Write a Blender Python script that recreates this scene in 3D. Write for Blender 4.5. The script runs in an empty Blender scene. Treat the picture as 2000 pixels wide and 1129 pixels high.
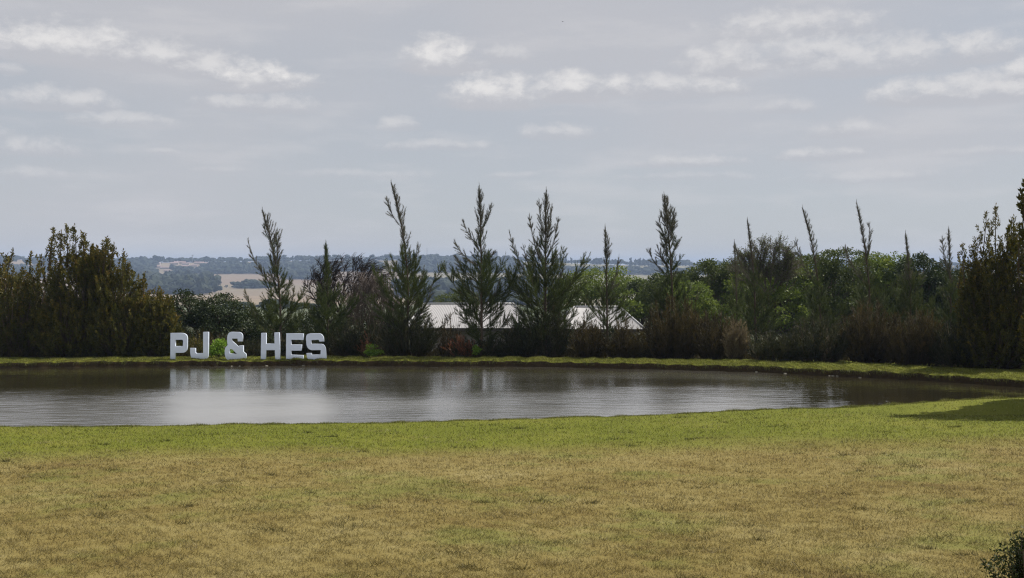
import bpy, math, random
import numpy as np
from mathutils import Vector

# ------------------------------------------------------------------ camera, sky, sun, exposure
sc = bpy.context.scene
HZ = 520.0                     # horizon row of the 2000 px wide photograph
CAMZ = 4.5
cam_d = bpy.data.cameras.new('camera')
cam = bpy.data.objects.new('camera', cam_d)
sc.collection.objects.link(cam)
cam.location = (0, 0, CAMZ)
cam.rotation_euler = (math.radians(90), 0, 0)
cam_d.sensor_width = 36.0
cam_d.lens = 36.0
cam_d.shift_y = -(564.5 - HZ) / 2000.0
cam_d.clip_start = 0.1
cam_d.clip_end = 20000
sc.camera = cam

SUN_AZ = math.radians(58)      # from +Y towards +X
SUN_EL = math.radians(52)
SKY_STRENGTH = 0.10
SUN_STRENGTH = 5.0
EXPOSURE = 0.24
HAZE = 0.00019

sc.view_settings.view_transform = 'Standard'
sc.view_settings.look = 'None'
sc.view_settings.exposure = EXPOSURE
sc.view_settings.gamma = 1
sc.view_settings.use_curve_mapping = False
sc.cycles.use_denoising = True
sc.cycles.denoising_input_passes = 'RGB_ALBEDO_NORMAL'
sc.cycles.denoising_prefilter = 'NONE'
sc.cycles.pixel_filter_type = 'BLACKMAN_HARRIS'
sc.cycles.filter_width = 1.25
sc.cycles.max_bounces = 8
sc.cycles.diffuse_bounces = 2
sc.cycles.transmission_bounces = 4
sc.cycles.transparent_max_bounces = 8
sc.cycles.volume_bounces = 0


class E:
    """small wrapper so that shader maths can be written as formulas"""
    nt = None

    def __init__(self, s): self.s = s

    @staticmethod
    def op(name, *a):
        n = E.nt.nodes.new('ShaderNodeMath'); n.operation = name
        for i, v in enumerate(a):
            if isinstance(v, E): E.nt.links.new(v.s, n.inputs[i])
            else: n.inputs[i].default_value = v
        return E(n.outputs[0])

    def __add__(a, b): return E.op('ADD', a, b)
    def __radd__(a, b): return E.op('ADD', b, a)
    def __sub__(a, b): return E.op('SUBTRACT', a, b)
    def __rsub__(a, b): return E.op('SUBTRACT', b, a)
    def __mul__(a, b): return E.op('MULTIPLY', a, b)
    def __rmul__(a, b): return E.op('MULTIPLY', b, a)
    def __truediv__(a, b): return E.op('DIVIDE', a, b)


def vmax(a, b): return E.op('MAXIMUM', a, b)
def vmin(a, b): return E.op('MINIMUM', a, b)


def sstep(v, lo, hi):
    n = E.nt.nodes.new('ShaderNodeMapRange'); n.interpolation_type = 'SMOOTHSTEP'
    E.nt.links.new(v.s, n.inputs['Value'])
    n.inputs['From Min'].default_value = lo; n.inputs['From Max'].default_value = hi
    return E(n.outputs[0])


def comb(x, y, z):
    n = E.nt.nodes.new('ShaderNodeCombineXYZ')
    for i, v in enumerate((x, y, z)):
        if isinstance(v, E): E.nt.links.new(v.s, n.inputs[i])
        else: n.inputs[i].default_value = v
    return n.outputs[0]


def noise(vec, scale, detail=4, rough=0.5, dist=0.0):
    n = E.nt.nodes.new('ShaderNodeTexNoise')
    if vec is not None: E.nt.links.new(vec, n.inputs['Vector'])
    n.inputs['Scale'].default_value = scale; n.inputs['Detail'].default_value = detail
    n.inputs['Roughness'].default_value = rough; n.inputs['Distortion'].default_value = dist
    return E(n.outputs[0])


def mixc(f, a, b):
    n = E.nt.nodes.new('ShaderNodeMix'); n.data_type = 'RGBA'
    for key, v in ((0, f), (6, a), (7, b)):
        if isinstance(v, E): v = v.s
        if isinstance(v, (tuple, list)): n.inputs[key].default_value = (*v, 1) if len(v) == 3 else v
        elif isinstance(v, (int, float)): n.inputs[key].default_value = v
        else: E.nt.links.new(v, n.inputs[key])
    return n.outputs[2]


world = bpy.data.worlds.new('World'); sc.world = world
world.use_nodes = True
nt = world.node_tree; nt.nodes.clear(); E.nt = nt
sky = nt.nodes.new('ShaderNodeTexSky'); sky.sky_type = 'NISHITA'; sky.sun_disc = False
sky.sun_elevation = SUN_EL; sky.sun_rotation = SUN_AZ
sky.air_density = 1.0; sky.dust_density = 2.5; sky.ozone_density = 1.0; sky.altitude = 1500
tc = nt.nodes.new('ShaderNodeTexCoord')
sp = nt.nodes.new('ShaderNodeSeparateXYZ'); nt.links.new(tc.outputs['Generated'], sp.inputs[0])
dx, dy, dz = (E(sp.outputs[i]) for i in range(3))
AZ = E.op('ARCTAN2', dx, dy) * 2000.0
EL = E.op('ARCSINE', vmin(vmax(dz, -1.0), 1.0)) * 2000.0
wv = comb(AZ * 0.010, EL * 0.020, 0.0)
w1 = noise(wv, 1.0, 4, 0.55) - 0.5
w2 = noise(comb(AZ * 0.010 + 31.0, EL * 0.020, 4.0), 1.0, 4, 0.55) - 0.5
AZw = AZ + w1 * 46.0
ELw = EL + w2 * 15.0
puff = noise(comb(AZw * 0.022, ELw * 0.034, 2.0), 1.0, 7, 0.60) - 0.5


def sky_px(px, py):
    a = math.atan((px - 1000) / 2000)
    return a * 2000, math.atan((HZ - py) / 2000 * math.cos(a)) * 2000


clouds = [(140, 112, 150, 66, .80), (300, 128, 120, 52, .66), (405, 145, 70, 38, .62), (495, 168, 100, 50, .92),
          (575, 165, 55, 30, .6), (120, 208, 110, 36, .50), (240, 244, 105, 24, .40), (70, 298, 95, 28, .42),
          (50, 346, 80, 20, .3), (20, 140, 30, 16, .35), (520, 214, 105, 32, .48), (430, 208, 60, 24, .4),
          (860, 132, 88, 62, .86), (985, 116, 60, 30, .42), (965, 200, 105, 60, .86), (1115, 188, 85, 50, .80),
          (1205, 180, 40, 34, .72), (1325, 184, 140, 40, .58), (1540, 68, 170, 52, .55), (1415, 140, 95, 58, .60),
          (1590, 120, 130, 55, .55), (1720, 132, 190, 60, .55), (1910, 112, 90, 48, .62), (1790, 196, 95, 44, .66),
          (1920, 192, 110, 52, .60), (1995, 158, 50, 44, .66), (1095, 266, 90, 28, .42), (780, 250, 42, 24, .40),
          (850, 290, 130, 18, .36), (1655, 262, 66, 28, .40), (1340, 322, 115, 22, .40), (1600, 308, 85, 20, .45),
          (1700, 352, 160, 20, .25), (1540, 215, 60, 22, .35), (1350, 350, 150, 14, .2), (320, 300, 40, 10, .25),
          (700, 345, 150, 16, .22), (1000, 345, 60, 12, .25), (1930, 300, 110, 14, .25), (430, 335, 60, 12, .2),
          # outside the frame the same fair weather goes on
          (-260, 150, 190, 60, .7), (-120, 260, 120, 30, .4), (2200, 120, 180, 60, .7), (2420, 250, 160, 34, .5),
          (600, -150, 210, 80, .7), (1300, -260, 260, 90, .6), (2000, -180, 200, 80, .7), (0, -300, 240, 90, .6)]
cov = None; lit = None
for (cx, cb, hw, hh, st) in clouds:
    a0, e0 = sky_px(cx, cb); hw *= 1.12; hh *= 1.12
    s = (AZw - a0) * (1.0 / hw)
    t = (ELw - e0 + hh * 0.06) * (1.0 / hh)
    tt = E.op('MULTIPLY', vmax(t, t * -4.5), 0.98)
    d = 1.15 - s * s - tt * tt + puff * (sstep(t, -0.2, 0.6) * 1.5 + 0.8)
    c = sstep(d, 0.0, 1.15) * st
    l = c * (sstep(t + puff * 1.1, 0.02, 0.62) * 0.85 + 0.15)
    cov = c if cov is None else vmax(cov, c)
    lit = l if lit is None else vmax(lit, l)
# small streaks that fill the rest of the dome
streak = noise(comb(AZw * 0.0035, ELw * 0.017, 9.0), 1.0, 5, 0.55)
veil = sstep(streak, 0.47, 0.70) * 0.26
bw = nt.nodes.new('ShaderNodeRGBToBW'); nt.links.new(sky.outputs[0], bw.inputs[0])
grey = mixc(0.85, sky.outputs[0], (4.16, 4.25, 4.47))
big = noise(comb(AZ * 0.0012, EL * 0.003, 5.0), 1.0, 2, 0.5)
grey2 = mixc(sstep(big, 0.35, 0.68) * 0.6, grey, (4.70, 4.65, 4.88))
base = mixc(veil, grey2, (6.0, 5.85, 5.9))
shade = mixc(vmin(cov * 1.3, 1.0) * 0.8, base, (4.0, 4.05, 4.4))
full = mixc(vmin(lit * 1.05, 1.0), shade, (7.0, 6.85, 6.75))
bg = nt.nodes.new('ShaderNodeBackground'); nt.links.new(full, bg.inputs[0]); bg.inputs[1].default_value = SKY_STRENGTH
wo = nt.nodes.new('ShaderNodeOutputWorld'); nt.links.new(bg.outputs[0], wo.inputs[0])

sun_d = bpy.data.lights.new('sun', 'SUN'); sun_d.energy = SUN_STRENGTH; sun_d.angle = math.radians(0.5)
sun_d.color = (1.0, 0.95, 0.87)
sun = bpy.data.objects.new('sun', sun_d); sc.collection.objects.link(sun)
sdir = Vector((math.sin(SUN_AZ) * math.cos(SUN_EL), math.cos(SUN_AZ) * math.cos(SUN_EL), math.sin(SUN_EL)))
sun.rotation_euler = sdir.to_track_quat('Z', 'Y').to_euler()
sun.location = (30, 40, 60)

# ------------------------------------------------------------------ helpers
rng = np.random.default_rng(7)
random.seed(7)
link = sc.collection.objects.link


def gx(px, Y): return (px - 1000) / 2000 * Y
def gz(py, Y): return CAMZ - (py - HZ) / 2000 * Y
def at(px, py, Y): return Vector((gx(px, Y), Y, gz(py, Y)))


def tag(o, label=None, cat=None, group=None, kind=None):
    if label: o['label'] = label
    if cat: o['category'] = cat
    if group: o['group'] = group
    if kind: o['kind'] = kind
    return o


def thing(name, loc, label, cat, group=None, rz=0):
    o = bpy.data.objects.new(name, None); link(o)
    o.location = loc; o.rotation_euler = (0, 0, rz); o.empty_display_size = 0.3
    return tag(o, label, cat, group)


def obj(name, me, mat=None, parent=None, loc=None):
    o = bpy.data.objects.new(name, me); link(o)
    if mat is not None and len(me.materials) == 0: me.materials.append(mat)
    if parent is not None: o.parent = parent
    if loc is not None: o.location = loc
    return o


def mesh(name, v, f, smooth=False):
    me = bpy.data.meshes.new(name)
    me.from_pydata([tuple(p) for p in v], [], [tuple(q) for q in f]); me.update()
    if smooth: me.polygons.foreach_set('use_smooth', [True] * len(me.polygons))
    return me


def tri_mesh(name, tris, rnd=None):
    """tris (N,3,3) separate triangles, rnd per face"""
    tris = np.asarray(tris, dtype=np.float32); n = len(tris)
    me = bpy.data.meshes.new(name)
    me.vertices.add(3 * n); me.vertices.foreach_set('co', tris.reshape(-1))
    me.loops.add(3 * n); me.loops.foreach_set('vertex_index', np.arange(3 * n, dtype=np.int32))
    me.polygons.add(n); me.polygons.foreach_set('loop_start', np.arange(0, 3 * n, 3, dtype=np.int32))
    if rnd is not None:
        a = me.attributes.new('tone', 'FLOAT', 'FACE')
        a.data.foreach_set('value', np.asarray(rnd, dtype=np.float32))
    me.update(calc_edges=True)
    return me


def norm(a): return a / np.maximum(np.linalg.norm(a, axis=-1, keepdims=True), 1e-6)


def blades(starts, dirs, L, w):
    """one thin triangle per blade"""
    n = len(starts)
    side = norm(np.cross(dirs, rng.normal(size=(n, 3))))
    w = np.broadcast_to(np.asarray(w, dtype=float), (n,))[:, None]
    L = np.broadcast_to(np.asarray(L, dtype=float), (n,))[:, None]
    return np.stack([starts - side * w / 2, starts + side * w / 2, starts + dirs * L], 1)


def leaves(starts, dirs, L, w):
    """two triangles per leaf: a diamond"""
    n = len(starts)
    side = norm(np.cross(dirs, rng.normal(size=(n, 3))))
    w = np.broadcast_to(np.asarray(w, dtype=float), (n,))[:, None]
    L = np.broadcast_to(np.asarray(L, dtype=float), (n,))[:, None]
    m = starts + dirs * L * 0.55
    a, b, t = m - side * w / 2, m + side * w / 2, starts + dirs * L
    return np.concatenate([np.stack([starts, b, a], 1), np.stack([a, b, t], 1)])


def tubes(name, lines, sides=5):
    """lines: list of (points list, radii list)"""
    V, F = [], []
    for pts, rad in lines:
        pts = [Vector(p) for p in pts]; b = len(V)
        for i, p in enumerate(pts):
            t = (pts[min(i + 1, len(pts) - 1)] - pts[max(i - 1, 0)])
            if t.length < 1e-6: t = Vector((0, 0, 1))
            t.normalize()
            u = t.cross(Vector((1, 0.2, 0.1))).normalized(); v = t.cross(u)
            for k in range(sides):
                a = 2 * math.pi * k / sides
                V.append(p + (u * math.cos(a) + v * math.sin(a)) * rad[i])
        for i in range(len(pts) - 1):
            for k in range(sides):
                k2 = (k + 1) % sides
                F.append((b + i * sides + k, b + i * sides + k2, b + (i + 1) * sides + k2, b + (i + 1) * sides + k))
        F.append(tuple(b + k for k in reversed(range(sides))))
        F.append(tuple(b + (len(pts) - 1) * sides + k for k in range(sides)))
    return mesh(name, V, F, True)


def boxes(name, lst):
    V, F = [], []
    for (x0, x1, y0, y1, z0, z1) in lst:
        b = len(V)
        V += [(x0, y0, z0), (x1, y0, z0), (x1, y1, z0), (x0, y1, z0), (x0, y0, z1), (x1, y0, z1), (x1, y1, z1), (x0, y1, z1)]
        F += [tuple(b + i for i in f) for f in ((0, 3, 2, 1), (4, 5, 6, 7), (0, 1, 5, 4), (1, 2, 6, 5), (2, 3, 7, 6), (3, 0, 4, 7))]
    return mesh(name, V, F)


def bez(p0, p1, p2, t):
    t = np.asarray(t)[..., None]
    return (1 - t) ** 2 * p0 + 2 * t * (1 - t) * p1 + t * t * p2


def bezt(p0, p1, p2, t):
    t = np.asarray(t)[..., None]
    return 2 * (1 - t) * (p1 - p0) + 2 * t * (p2 - p1)


# ------------------------------------------------------------------ materials
def new_mat(name):
    m = bpy.data.materials.new(name); m.use_nodes = True
    E.nt = m.node_tree; m.node_tree.nodes.clear()
    return m, m.node_tree


def principled(nt, color, rough=0.8, spec=0.3, bump=None, metal=0.0, dist=0.02, strength=1.0):
    p = nt.nodes.new('ShaderNodeBsdfPrincipled')
    if isinstance(color, (tuple, list)): p.inputs['Base Color'].default_value = (*color, 1)
    else: nt.links.new(color, p.inputs['Base Color'])
    p.inputs['Roughness'].default_value = rough
    p.inputs['Specular IOR Level'].default_value = spec
    p.inputs['Metallic'].default_value = metal
    if bump is not None:
        b = nt.nodes.new('ShaderNodeBump'); b.inputs['Distance'].default_value = dist
        b.inputs['Strength'].default_value = strength
        nt.links.new(bump.s, b.inputs['Height']); nt.links.new(b.outputs[0], p.inputs['Normal'])
    return p


def out(nt, sh):
    o = nt.nodes.new('ShaderNodeOutputMaterial'); nt.links.new(sh, o.inputs[0])


def pos():
    g = E.nt.nodes.new('ShaderNodeNewGeometry'); return g.outputs['Position']


def sep(vec):
    s = E.nt.nodes.new('ShaderNodeSeparateXYZ'); E.nt.links.new(vec, s.inputs[0])
    return tuple(E(s.outputs[i]) for i in range(3))


def ramp(f, stops):
    r = E.nt.nodes.new('ShaderNodeValToRGB')
    while len(r.color_ramp.elements) < len(stops): r.color_ramp.elements.new(0.5)
    for e, (p, c) in zip(r.color_ramp.elements, stops):
        e.position = p; e.color = (*c, 1)
    E.nt.links.new(f.s, r.inputs[0]); return r.outputs[0]


def leaf_mat(name, stops, trans=0.35, rough=0.55, spec=0.25, nscale=1.3):
    m, nt = new_mat(name)
    a = nt.nodes.new('ShaderNodeAttribute'); a.attribute_name = 'tone'
    n = noise(pos(), nscale, 2)
    f = E(a.outputs['Fac']) * 0.72 + n * 0.5 - 0.12
    col = ramp(f, stops)
    p = principled(nt, col, rough, spec)
    t = nt.nodes.new('ShaderNodeBsdfTranslucent'); nt.links.new(col, t.inputs[0])
    mx = nt.nodes.new('ShaderNodeMixShader'); mx.inputs[0].default_value = trans
    nt.links.new(p.outputs[0], mx.inputs[1]); nt.links.new(t.outputs[0], mx.inputs[2])
    out(nt, mx.outputs[0]); return m


def plain_mat(name, color, rough=0.8, spec=0.3, var=0.25, scale=3.0, metal=0.0, bump=0.01):
    m, nt = new_mat(name)
    n = noise(pos(), scale, 5, 0.6)
    c = mixc(n, tuple(v * (1 - var) for v in color), tuple(min(1, v * (1 + var)) for v in color))
    p = principled(nt, c, rough, spec, n, metal, bump, 0.6)
    out(nt, p.outputs[0]); return m


def grass_color():
    P = pos(); x, y, z = sep(P)
    n1 = noise(P, 0.16, 4, 0.6); n2 = noise(P, 0.55, 5, 0.68); n3 = noise(P, 3.5, 3, 0.6); n4 = noise(P, 22.0, 2, 0.6)
    line = y - x * 0.03 + (n1 - 0.5) * 5.0 + (n2 - 0.5) * 2.4 + (n3 - 0.5) * 0.9
    green = sstep(line, 19.8, 23.6)
    dry = ramp(n2 * 0.55 + n3 * 0.25 + n4 * 0.2, [(0.35, (0.114, 0.082, 0.027)), (0.46, (0.177, 0.137, 0.043)),
                                   (0.56, (0.216, 0.175, 0.064)), (0.72, (0.281, 0.235, 0.111))])
    tinge = sstep(noise(P, 0.40, 5, 0.65), 0.50, 0.68)
    dry2 = mixc(tinge * 0.62, dry, (0.137, 0.152, 0.034))
    lush = ramp(n2 * 0.35 + n1 * 0.3 + n4 * 0.35, [(0.34, (0.084, 0.096, 0.009)), (0.5, (0.116, 0.130, 0.014)), (0.66, (0.169, 0.162, 0.028))])
    return mixc(green, dry2, lush), n3, n4


m_lawn, nt = new_mat('lawn_grass')
gc, n3, n4 = grass_color()
_x, _y, _z = sep(pos())
g = nt.nodes.new('ShaderNodeNewGeometry')
nx, ny, nz = sep(g.outputs['Normal'])
soil = sstep(nz, 0.90, 0.65)
sn = noise(pos(), 9.0, 4)
col = mixc(soil, gc, mixc(sn, (0.016, 0.011, 0.006), (0.055, 0.038, 0.018)))
fine = noise(pos(), 60.0, 3, 0.7)
p = principled(nt, col, 0.95, 0.1, n4 * 0.6 + fine * 0.4, 0, 0.03, 0.9)
out(nt, p.outputs[0])

m_blade, nt = new_mat('grass_blades')
gc, n3, n4 = grass_color()
a = nt.nodes.new('ShaderNodeAttribute'); a.attribute_name = 'tone'
T = E(a.outputs['Fac'])
c1 = mixc(sstep(T, 0.0, 0.45), mixc(0.62, gc, (0.04, 0.045, 0.015)), gc)
c2 = mixc(sstep(T, 0.66, 1.0) * 0.6, c1, (0.46, 0.39, 0.20))
p = principled(nt, c2, 0.6, 0.25)
t = nt.nodes.new('ShaderNodeBsdfTranslucent'); nt.links.new(c2, t.inputs[0])
mx = nt.nodes.new('ShaderNodeMixShader'); mx.inputs[0].default_value = 0.4
nt.links.new(p.outputs[0], mx.inputs[1]); nt.links.new(t.outputs[0], mx.inputs[2]); out(nt, mx.outputs[0])

m_land, nt = new_mat('valley_fields')
P = pos(); x, y, z = sep(P)
nA = noise(comb(x * 0.0020, y * 0.0045, 0.0), 1.0, 3, 0.5)
nB = noise(comb(x * 0.012, y * 0.03, 3.0), 1.0, 4, 0.6)
vor = nt.nodes.new('ShaderNodeTexVoronoi'); vor.feature = 'F1'; vor.inputs['Scale'].default_value = 1.0
nt.links.new(comb(x * 0.0016 + (nA - 0.5) * 0.3, y * 0.0042, 0.0), vor.inputs['Vector'])
vs = nt.nodes.new('ShaderNodeSeparateColor'); nt.links.new(vor.outputs['Color'], vs.inputs[0])
cell = E(vs.outputs[0])
field = ramp(cell * 0.75 + nB * 0.3, [(0.15, (0.20, 0.150, 0.110)), (0.42, (0.245, 0.195, 0.135)), (0.62, (0.19, 0.155, 0.105)), (0.9, (0.23, 0.17, 0.130))])
rightside = sstep(x / y, -0.14, -0.05)
field2 = mixc(rightside * 0.6, field, (0.165, 0.168, 0.095))
nearf = sstep(y, 900.0, 560.0)
field3 = mixc(nearf * 0.8, field2, (0.065, 0.095, 0.045))
scrub = sstep(y, 420.0, 200.0)
field4 = mixc(scrub, field3, mixc(noise(P, 0.3, 4), (0.018, 0.022, 0.008), (0.05, 0.05, 0.02)))
p = principled(nt, field4, 0.95, 0.1); out(nt, p.outputs[0])

m_water, nt = new_mat('pond_water')
P = pos(); x, y, z = sep(P)
calm = sstep(noise(comb(x * 0.10, y * 0.22, 0.0), 1.0, 3, 0.5), 0.36, 0.62)
rip = noise(comb(x * 1.5, y * 7.5, 0.0), 1.0, 3, 0.55, 0.4)
rip2 = noise(comb(x * 0.55 + y * 0.1, y * 2.0, 5.0), 1.0, 2, 0.5)
rip3 = noise(comb(x * 5.0, y * 22.0, 7.0), 1.0, 2, 0.5)
nearw = sstep(y + (noise(comb(x * 0.12, y * 0.3, 2.0), 1.0, 3, 0.5) - 0.5) * 7.0, 39.0, 34.5) * sstep(x - y * 0.27, 1.5, -1.5)
mid_ = sstep(noise(comb(x * 0.16, y * 0.35, 21.0), 1.0, 3, 0.5), 0.50, 0.62)
h = (rip * (nearw * 0.016 + 0.0075) + rip3 * 0.0018) * (calm * 0.95 + 0.16) + rip2 * (nearw * 0.014 + 0.007) + noise(comb(x * 0.9, y * 4.2, 15.0), 1.0, 2, 0.5, 0.3) * (nearw * 0.035 + 0.004)
mud = mixc(noise(P, 0.12, 2), (0.030, 0.026, 0.014), (0.040, 0.035, 0.018))
bm = nt.nodes.new('ShaderNodeBump'); bm.inputs['Distance'].default_value = 1.0; nt.links.new(h.s, bm.inputs['Height'])
gl = nt.nodes.new('ShaderNodeBsdfGlossy'); gl.inputs['Color'].default_value = (0.97, 0.96, 0.94, 1)
nt.links.new(bm.outputs[0], gl.inputs['Normal']); 
edge = (noise(comb(x * 0.2, y * 0.5, 11.0), 1.0, 3, 0.5) - 0.5) * 3.0
wind = sstep(x + y * 0.335 + edge * 0.4, -0.9, 0.9) * sstep(x - y * 0.27 + edge * 0.4, 1.4, -1.4)
patch = sstep(noise(comb(x * 0.09, y * 0.30, 31.0), 1.0, 3, 0.5), 0.35, 0.60)
nt.links.new(vmin(nearw * (0.21 - sstep(x + y * 0.175, -0.6, 0.6) * 0.115) + wind * (patch * 0.05 + 0.085) + 0.03, 0.36).s, gl.inputs['Roughness'])
df = nt.nodes.new('ShaderNodeBsdfDiffuse'); nt.links.new(mud, df.inputs['Color'])
fr = nt.nodes.new('ShaderNodeFresnel'); fr.inputs['IOR'].default_value = 1.33
mx = nt.nodes.new('ShaderNodeMixShader'); nt.links.new(E.op('POWER', E(fr.outputs[0]), 0.42).s, mx.inputs[0])
nt.links.new(df.outputs[0], mx.inputs[1]); nt.links.new(gl.outputs[0], mx.inputs[2])
out(nt, mx.outputs[0])

m_white_shade = plain_mat('white_paint_shade_tint', (0.68, 0.75, 0.87), 0.45, 0.4, 0.05, 6.0)  # white paint with the bluish cast of open shade mixed into its colour
m_bark = plain_mat('bark', (0.10, 0.075, 0.055), 0.9, 0.1, 0.4, 14.0)
m_darkbark = plain_mat('dark_bark', (0.045, 0.036, 0.032), 0.9, 0.1, 0.3, 14.0)
m_greybark = plain_mat('grey_twigs', (0.13, 0.105, 0.09), 0.9, 0.1, 0.3, 14.0)
m_casu = leaf_mat('needle_foliage', [(0.0, (0.028, 0.041, 0.011)), (0.45, (0.058, 0.080, 0.020)), (0.8, (0.108, 0.124, 0.033)), (1.0, (0.221, 0.193, 0.066))], 0.25)
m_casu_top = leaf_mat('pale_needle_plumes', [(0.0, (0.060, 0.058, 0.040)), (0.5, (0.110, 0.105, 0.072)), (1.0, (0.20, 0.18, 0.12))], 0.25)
m_brownshrub = leaf_mat('rusty_brush_foliage', [(0.0, (0.026, 0.022, 0.008)), (0.45, (0.063, 0.049, 0.016)), (0.75, (0.096, 0.075, 0.021)), (1.0, (0.162, 0.102, 0.034))], 0.25)
m_oliveshrub = leaf_mat('olive_brush_foliage', [(0.0, (0.018, 0.022, 0.009)), (0.5, (0.046, 0.051, 0.018)), (1.0, (0.094, 0.086, 0.033))], 0.25)
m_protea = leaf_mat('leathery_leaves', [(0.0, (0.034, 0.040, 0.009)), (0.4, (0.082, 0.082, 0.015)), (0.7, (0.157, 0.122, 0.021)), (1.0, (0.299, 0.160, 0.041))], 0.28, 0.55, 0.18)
m_leafg = leaf_mat('fresh_green_leaves', [(0.0, (0.053, 0.085, 0.013)), (0.5, (0.136, 0.185, 0.029)), (1.0, (0.290, 0.330, 0.057))], 0.38)
m_leafd = leaf_mat('dark_green_leaves', [(0.0, (0.016, 0.026, 0.007)), (0.5, (0.036, 0.055, 0.013)), (1.0, (0.088, 0.107, 0.029))], 0.2)
m_leafm = leaf_mat('mid_green_leaves', [(0.0, (0.034, 0.049, 0.011)), (0.5, (0.079, 0.105, 0.022)), (1.0, (0.179, 0.203, 0.043))], 0.3)
m_lime = leaf_mat('lime_leaves', [(0.0, (0.078, 0.143, 0.014)), (0.5, (0.169, 0.286, 0.026)), (1.0, (0.312, 0.442, 0.060))], 0.5)
m_rust = leaf_mat('rusty_orange_leaves', [(0.0, (0.10, 0.04, 0.018)), (0.5, (0.22, 0.085, 0.04)), (1.0, (0.34, 0.16, 0.08))], 0.4)
m_straw = leaf_mat('dry_straw', [(0.0, (0.11, 0.085, 0.045)), (0.5, (0.19, 0.15, 0.08)), (1.0, (0.32, 0.27, 0.16))], 0.3)
m_far = leaf_mat('distant_foliage', [(0.0, (0.015, 0.022, 0.013)), (0.5, (0.027, 0.036, 0.020)), (1.0, (0.052, 0.060, 0.033))], 0.1, 0.8, 0.1, 0.05)
m_roof = plain_mat('white_roof_sheet', (0.322, 0.314, 0.316), 0.5, 0.4, 0.08, 1.5)
m_cap = plain_mat('roof_cap', (0.452, 0.452, 0.452), 0.45, 0.4, 0.04, 2.0)
m_wall = plain_mat('grey_plaster', (0.30, 0.28, 0.26), 0.9, 0.2, 0.12, 2.0)
m_dark = plain_mat('dark_opening', (0.03, 0.03, 0.035), 0.3, 0.5, 0.1, 2.0)
m_fascia = plain_mat('dark_fascia', (0.07, 0.06, 0.055), 0.7, 0.3, 0.1, 2.0)
m_farwall = plain_mat('far_house_wall', (0.420, 0.367, 0.317), 0.9, 0.2, 0.2, 0.05)
m_farroof = plain_mat('far_house_roof', (0.338, 0.245, 0.224), 0.7, 0.2, 0.2, 0.05)
m_steel = plain_mat('weathered_steel', (0.16, 0.16, 0.17), 0.6, 0.4, 0.2, 0.3)
m_stone = plain_mat('pale_stone', (0.30, 0.28, 0.23), 0.8, 0.3, 0.25, 20.0)
m_bird = plain_mat('dark_plumage', (0.025, 0.022, 0.018), 0.6, 0.3, 0.3, 30.0)

# ------------------------------------------------------------------ ground
_fx = [(-400, 45.0), (0, 45.4), (300, 46.1), (640, 46.4), (1000, 45.9), (1250, 44.9), (1500, 43.3), (1800, 40.4), (1900, 39.2), (2000, 37.9)]
_nx = [(-400, 27.7), (0, 28.05), (360, 28.4), (800, 29.0), (1200, 30.1), (1500, 31.5), (1700, 32.4), (1850, 33.3), (2000, 33.8)]
FX = np.array([gx(p, Y) for p, Y in _fx]); FY = np.array([Y for p, Y in _fx])
NX = np.array([gx(p, Y) for p, Y in _nx]); NY = np.array([Y for p, Y in _nx])
FX = np.concatenate([[-62, -48], FX, [24.5, 27, 40]]); FY = np.concatenate([[38, 44.0], FY, [37.3, 37.0, 37.0]])
NX = np.concatenate([[-62, -48], NX, [24.5, 27, 40]]); NY = np.concatenate([[32, 28.5], NY, [35.8, 35.8, 35.8]])


def wob(x, s, a): return a * (np.sin(x * s + 1.3) + 0.6 * np.sin(x * s * 2.17 + 4.1) + 0.4 * np.sin(x * s * 4.3 + 0.4))


def near(x): return np.interp(x, NX, NY) + wob(x, 0.9, 0.05) + wob(x, 4.1, 0.022)
def far(x): return np.interp(x, FX, FY) + wob(x, 0.7, 0.09) + wob(x, 4.3, 0.05) + wob(x, 9.1, 0.03)


RU = np.array([-3, -.5, -.47, -.36, -.25, -.15, -.05, .05, .125, .2, .5, 3.0])
RP = np.array([505, 505, 508, 512, 511, 509, 508, 513, 518, 519, 518, 518.])
PY_ = np.array([60, 75, 100, 200, 500, 800, 1200, 1800, 2200, 2500])
PZ_ = np.array([-1.0, -2.7, -4.2, -8, -17, -26, -31, -23, -8, 0])


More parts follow.
